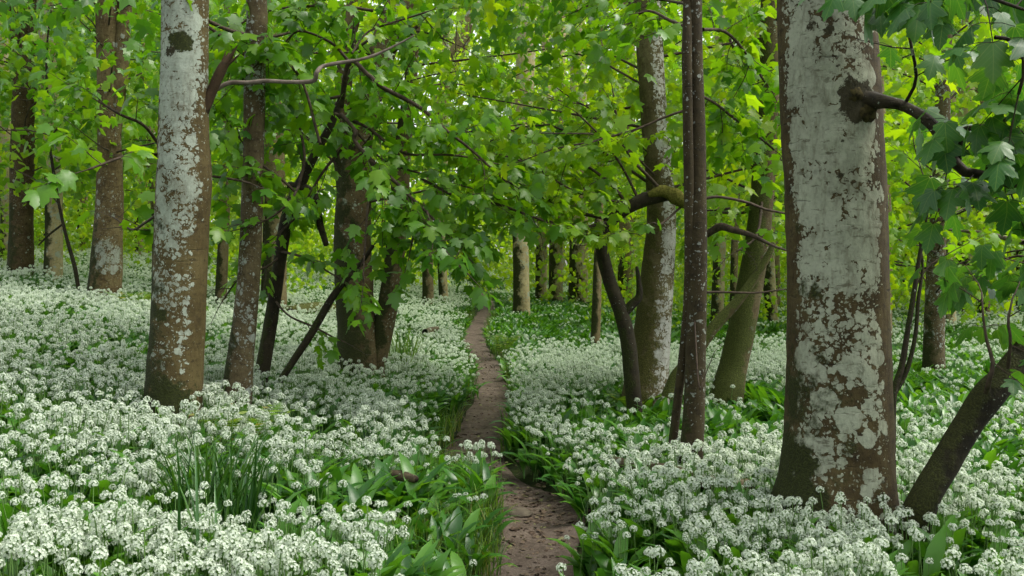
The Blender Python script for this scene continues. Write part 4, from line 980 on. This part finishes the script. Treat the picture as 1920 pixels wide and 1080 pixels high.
SEDGE = leaf_mat('sedge blade', [(0., (.014, .060, .012)), (.5, (.032, .105, .016)), (1., (.065, .16, .02))], .25, 1.4, .35, .5)
p = SED
r_ = thing('sedge_clump', 'large dark green clump of upright sedge blades in front of the freckled trunk', 'plant', p)
mb = grass_tuft('x', 41, 150, .74, .19, .0065); mb.build('blades', SEDGE, r_)
p, Y = ground_px(758, 690, .25)
r_ = thing('sedge_clump', 'pale green grassy clump right of the mossy old trunk', 'plant', p)
mb = grass_tuft('x', 42, 90, .95, .16, .006); mb.build('blades', GRASS, r_)
p, Y = ground_px(375, 1060, .25)
r_ = thing('sedge_clump', 'few long dark blades poking up through flowers near the bottom left', 'plant', p)
mb = grass_tuft('x', 43, 9, .8, .12, .007); mb.build('blades', SEDGE, r_)

# fallen logs, stump, stone
LOG = bark_mat('fallen log bark', (.03, .022, .016), (.10, .075, .058), (.22, .175, .14), cov=.05, big=.4, small=.4, moss=.05, mossh=.6, mossdir=(0, 0, 1), slits=.3)
def log(name, label, pts, h0, hh, mat=LOG, seed=1.):
    P = []; 
    for px, py, rad in pts:
        q, Y = ground_px(px, py, hh); P.append([q[0], q[1], q[2] + h0])
    P = np.array(P); c = P.mean(0); r = np.array([p[2] for p in pts]); Q, rr = smooth_line(P, r, .03)
    mb = MB(); tube(mb, Q, rr, 20, .14, seed); root = thing(name, label, 'log', (c[0], c[1], tz(c[0], c[1]))); b = np.array(root.location)
    mb.build('log_wood', mat, root, b)
    mb = MB(); e = Q[-1]; d = unit(Q[-1] - Q[-2]); tube(mb, np.array([e + d * rr[-1] * .1, e + d * rr[-1] * .45]), np.array([rr[-1] * .75, rr[-1] * .6]), 14, .1, 2.)
    mb.build('cut_end', simple_mat('rotten heartwood', (.008, .006, .005), .9, .1, var=(.03, .022, .015)), root, b)
    return root
log('fallen_log', 'grey brown log lying half hidden in flowers below the slender twin stems', [(1150, 840, .035), (1250, 856, .04), (1340, 878, .045), (1405, 884, .045)], .25, .34)
log('fallen_log', 'small broken log in the white flowers left of the winding path', [(735, 853, .025), (755, 856, .03), (780, 862, .022)], .27, .38, seed=4.)
log('fallen_log', 'short log lying on the flowers left of the far path', [(797, 616, .05), (808, 613, .055), (820, 609, .035)], .36, .42, seed=6.)
YM = bark_mat('bright mossy log', (.03, .03, .01), (.08, .075, .02), (.14, .12, .05), cov=.0, big=.1, small=.1, moss=.9, mossh=9, mossdir=(0, 0, 1), mosscol=(.075, .08, .014))
log('fallen_log', 'long yellow mossy log lying on the bank at the far left', [(-80, 432, .24), (0, 424, .24), (60, 422, .22), (130, 432, .18)], .35, .6, YM, 8.)
log('fallen_log', 'mossy yellow log behind the thin blackish stem', [(630, 560, .13), (590, 556, .14), (545, 562, .14)], .25, .5, YM, 9.)
th = np.linspace(0, np.pi, 14); ph = np.linspace(0, 2 * np.pi, 23)[:-1]
V = np.array([[math.sin(a) * math.cos(b), math.sin(a) * math.sin(b), math.cos(a)] for a in th for b in ph]); V = V * np.array([.10, .14, .032]) * (1 + .6 * (fbm(V * 1.7 + 3, 3) - .5))[:, None]
q, Y = ground_px(962, 958, .02); i = np.arange(13)[:, None] * 22; j = np.arange(22)[None]; kk = (j + 1) % 22
mb = MB(); mb.add(V, [np.stack([i + j, i + kk, i + 22 + kk, i + 22 + j], -1).reshape(-1, 4)])
o = mb.build('stone', simple_mat('path stone', (.055, .045, .032), .9, .2, var=(.12, .10, .07), vscale=14)); o.location = q + np.array([0, 0, .012]); o.rotation_euler.z = .7
tag(o, 'flat mossy stone set at the left edge of the path', 'stone')

# ferns
def fern(label, px, py, L, nf, seed, h=.3):
    rg = np.random.default_rng(seed); q, Y = ground_px(px, py, h); root = thing('fern', label, 'fern', q)
    for k in range(nf):
        az = k / nf * 6.28 + rg.normal(0, .2); mb = MB(); m_ = 18; s = np.linspace(0, 1, m_); el = np.radians(78 - s ** 1.3 * 75)
        st = L / (m_ - 1); Hh = np.concatenate([[0], np.cumsum(np.cos(el[:-1]) * st)]); Zz = np.concatenate([[0], np.cumsum(np.sin(el[:-1]) * st)])
        Pp = np.stack([Hh * math.cos(az), Hh * math.sin(az), Zz], -1); tube(mb, Pp, np.linspace(.004, .001, m_), 4, cap=False)
        for i in range(3, m_):
            t_ = unit(Pp[i] - Pp[i - 1]); sd = np.array([-math.sin(az), math.cos(az), 0]); ln = L * .24 * math.sin(min(1, (s[i] - .1) * 1.15) * np.pi) ** .7 + .01
            for sg in (-1, 1):
                e = Pp[i] + sd * sg * ln + t_ * ln * .35 - UP * ln * .15; m2 = (Pp[i] + e) / 2
                mb.add(np.array([Pp[i], m2 + t_ * .014, e, m2 - t_ * .014]), [np.array([[0, 1, 2, 3]])], rg.random())
        mb.build('frond', GRASS, root)
fern('arching fern beside the foot of the freckled trunk, right side', 450, 800, .6, 6, 2)
fern('light green fern by the bank right of the far path', 945, 640, .6, 7, 3)
fern('fern on the left bank beside the peeled trunk', 255, 570, .7, 7, 4)
fern('fern at the foot of the white lichen trunk', 1190, 745, .5, 7, 5)

#=SECTION LIGHT
w = bpy.data.worlds.new('World'); scene.world = w; w.use_nodes = True; nt = w.node_tree
bg = nt.nodes['Background']; sky = nt.nodes.new('ShaderNodeTexSky'); sky.sky_type = 'NISHITA'; sky.sun_disc = False
SUN_EL, SUN_AZ = math.radians(60), math.radians(95)      # azimuth from +Y towards +X
sky.sun_elevation = SUN_EL; sky.sun_rotation = SUN_AZ; sky.air_density = 1.; sky.dust_density = 3.
hs = nt.nodes.new('ShaderNodeHueSaturation'); hs.inputs['Saturation'].default_value = .22
nt.links.new(sky.outputs[0], hs.inputs['Color']); nt.links.new(hs.outputs[0], bg.inputs[0]); bg.inputs[1].default_value = .15
sun = bpy.data.lights.new('sun', 'SUN'); so = bpy.data.objects.new('sun', sun); COL.objects.link(so)
sun.energy = 1.45; sun.angle = math.radians(20); sun.color = (1, .95, .86)
from mathutils import Vector
dirv = Vector((math.sin(SUN_AZ) * math.cos(SUN_EL), math.cos(SUN_AZ) * math.cos(SUN_EL), math.sin(SUN_EL)))
so.rotation_euler = dirv.to_track_quat('Z', 'Y').to_euler(); so.location = (0, 0, 30)

cam = bpy.data.cameras.new('camera'); co_ = bpy.data.objects.new('camera', cam); COL.objects.link(co_)
cam.sensor_width = 36; cam.lens = 36 * F / W0; cam.clip_start = .05; cam.clip_end = 1000
co_.location = (0, 0, CAMZ); co_.rotation_euler = (math.pi / 2 - PITCH, 0, 0)
scene.camera = co_
vs = scene.view_settings; vs.view_transform = 'Standard'; vs.look = 'None'; vs.gamma = 1; vs.use_curve_mapping = False; vs.exposure = 1.32
cy = scene.cycles; cy.max_bounces = 8; cy.diffuse_bounces = 6; cy.glossy_bounces = 2; cy.transmission_bounces = 6; cy.transparent_max_bounces = 4
cy.caustics_reflective = False; cy.caustics_refractive = False; cy.use_adaptive_sampling = True; cy.adaptive_threshold = .02
cy.use_denoising = True
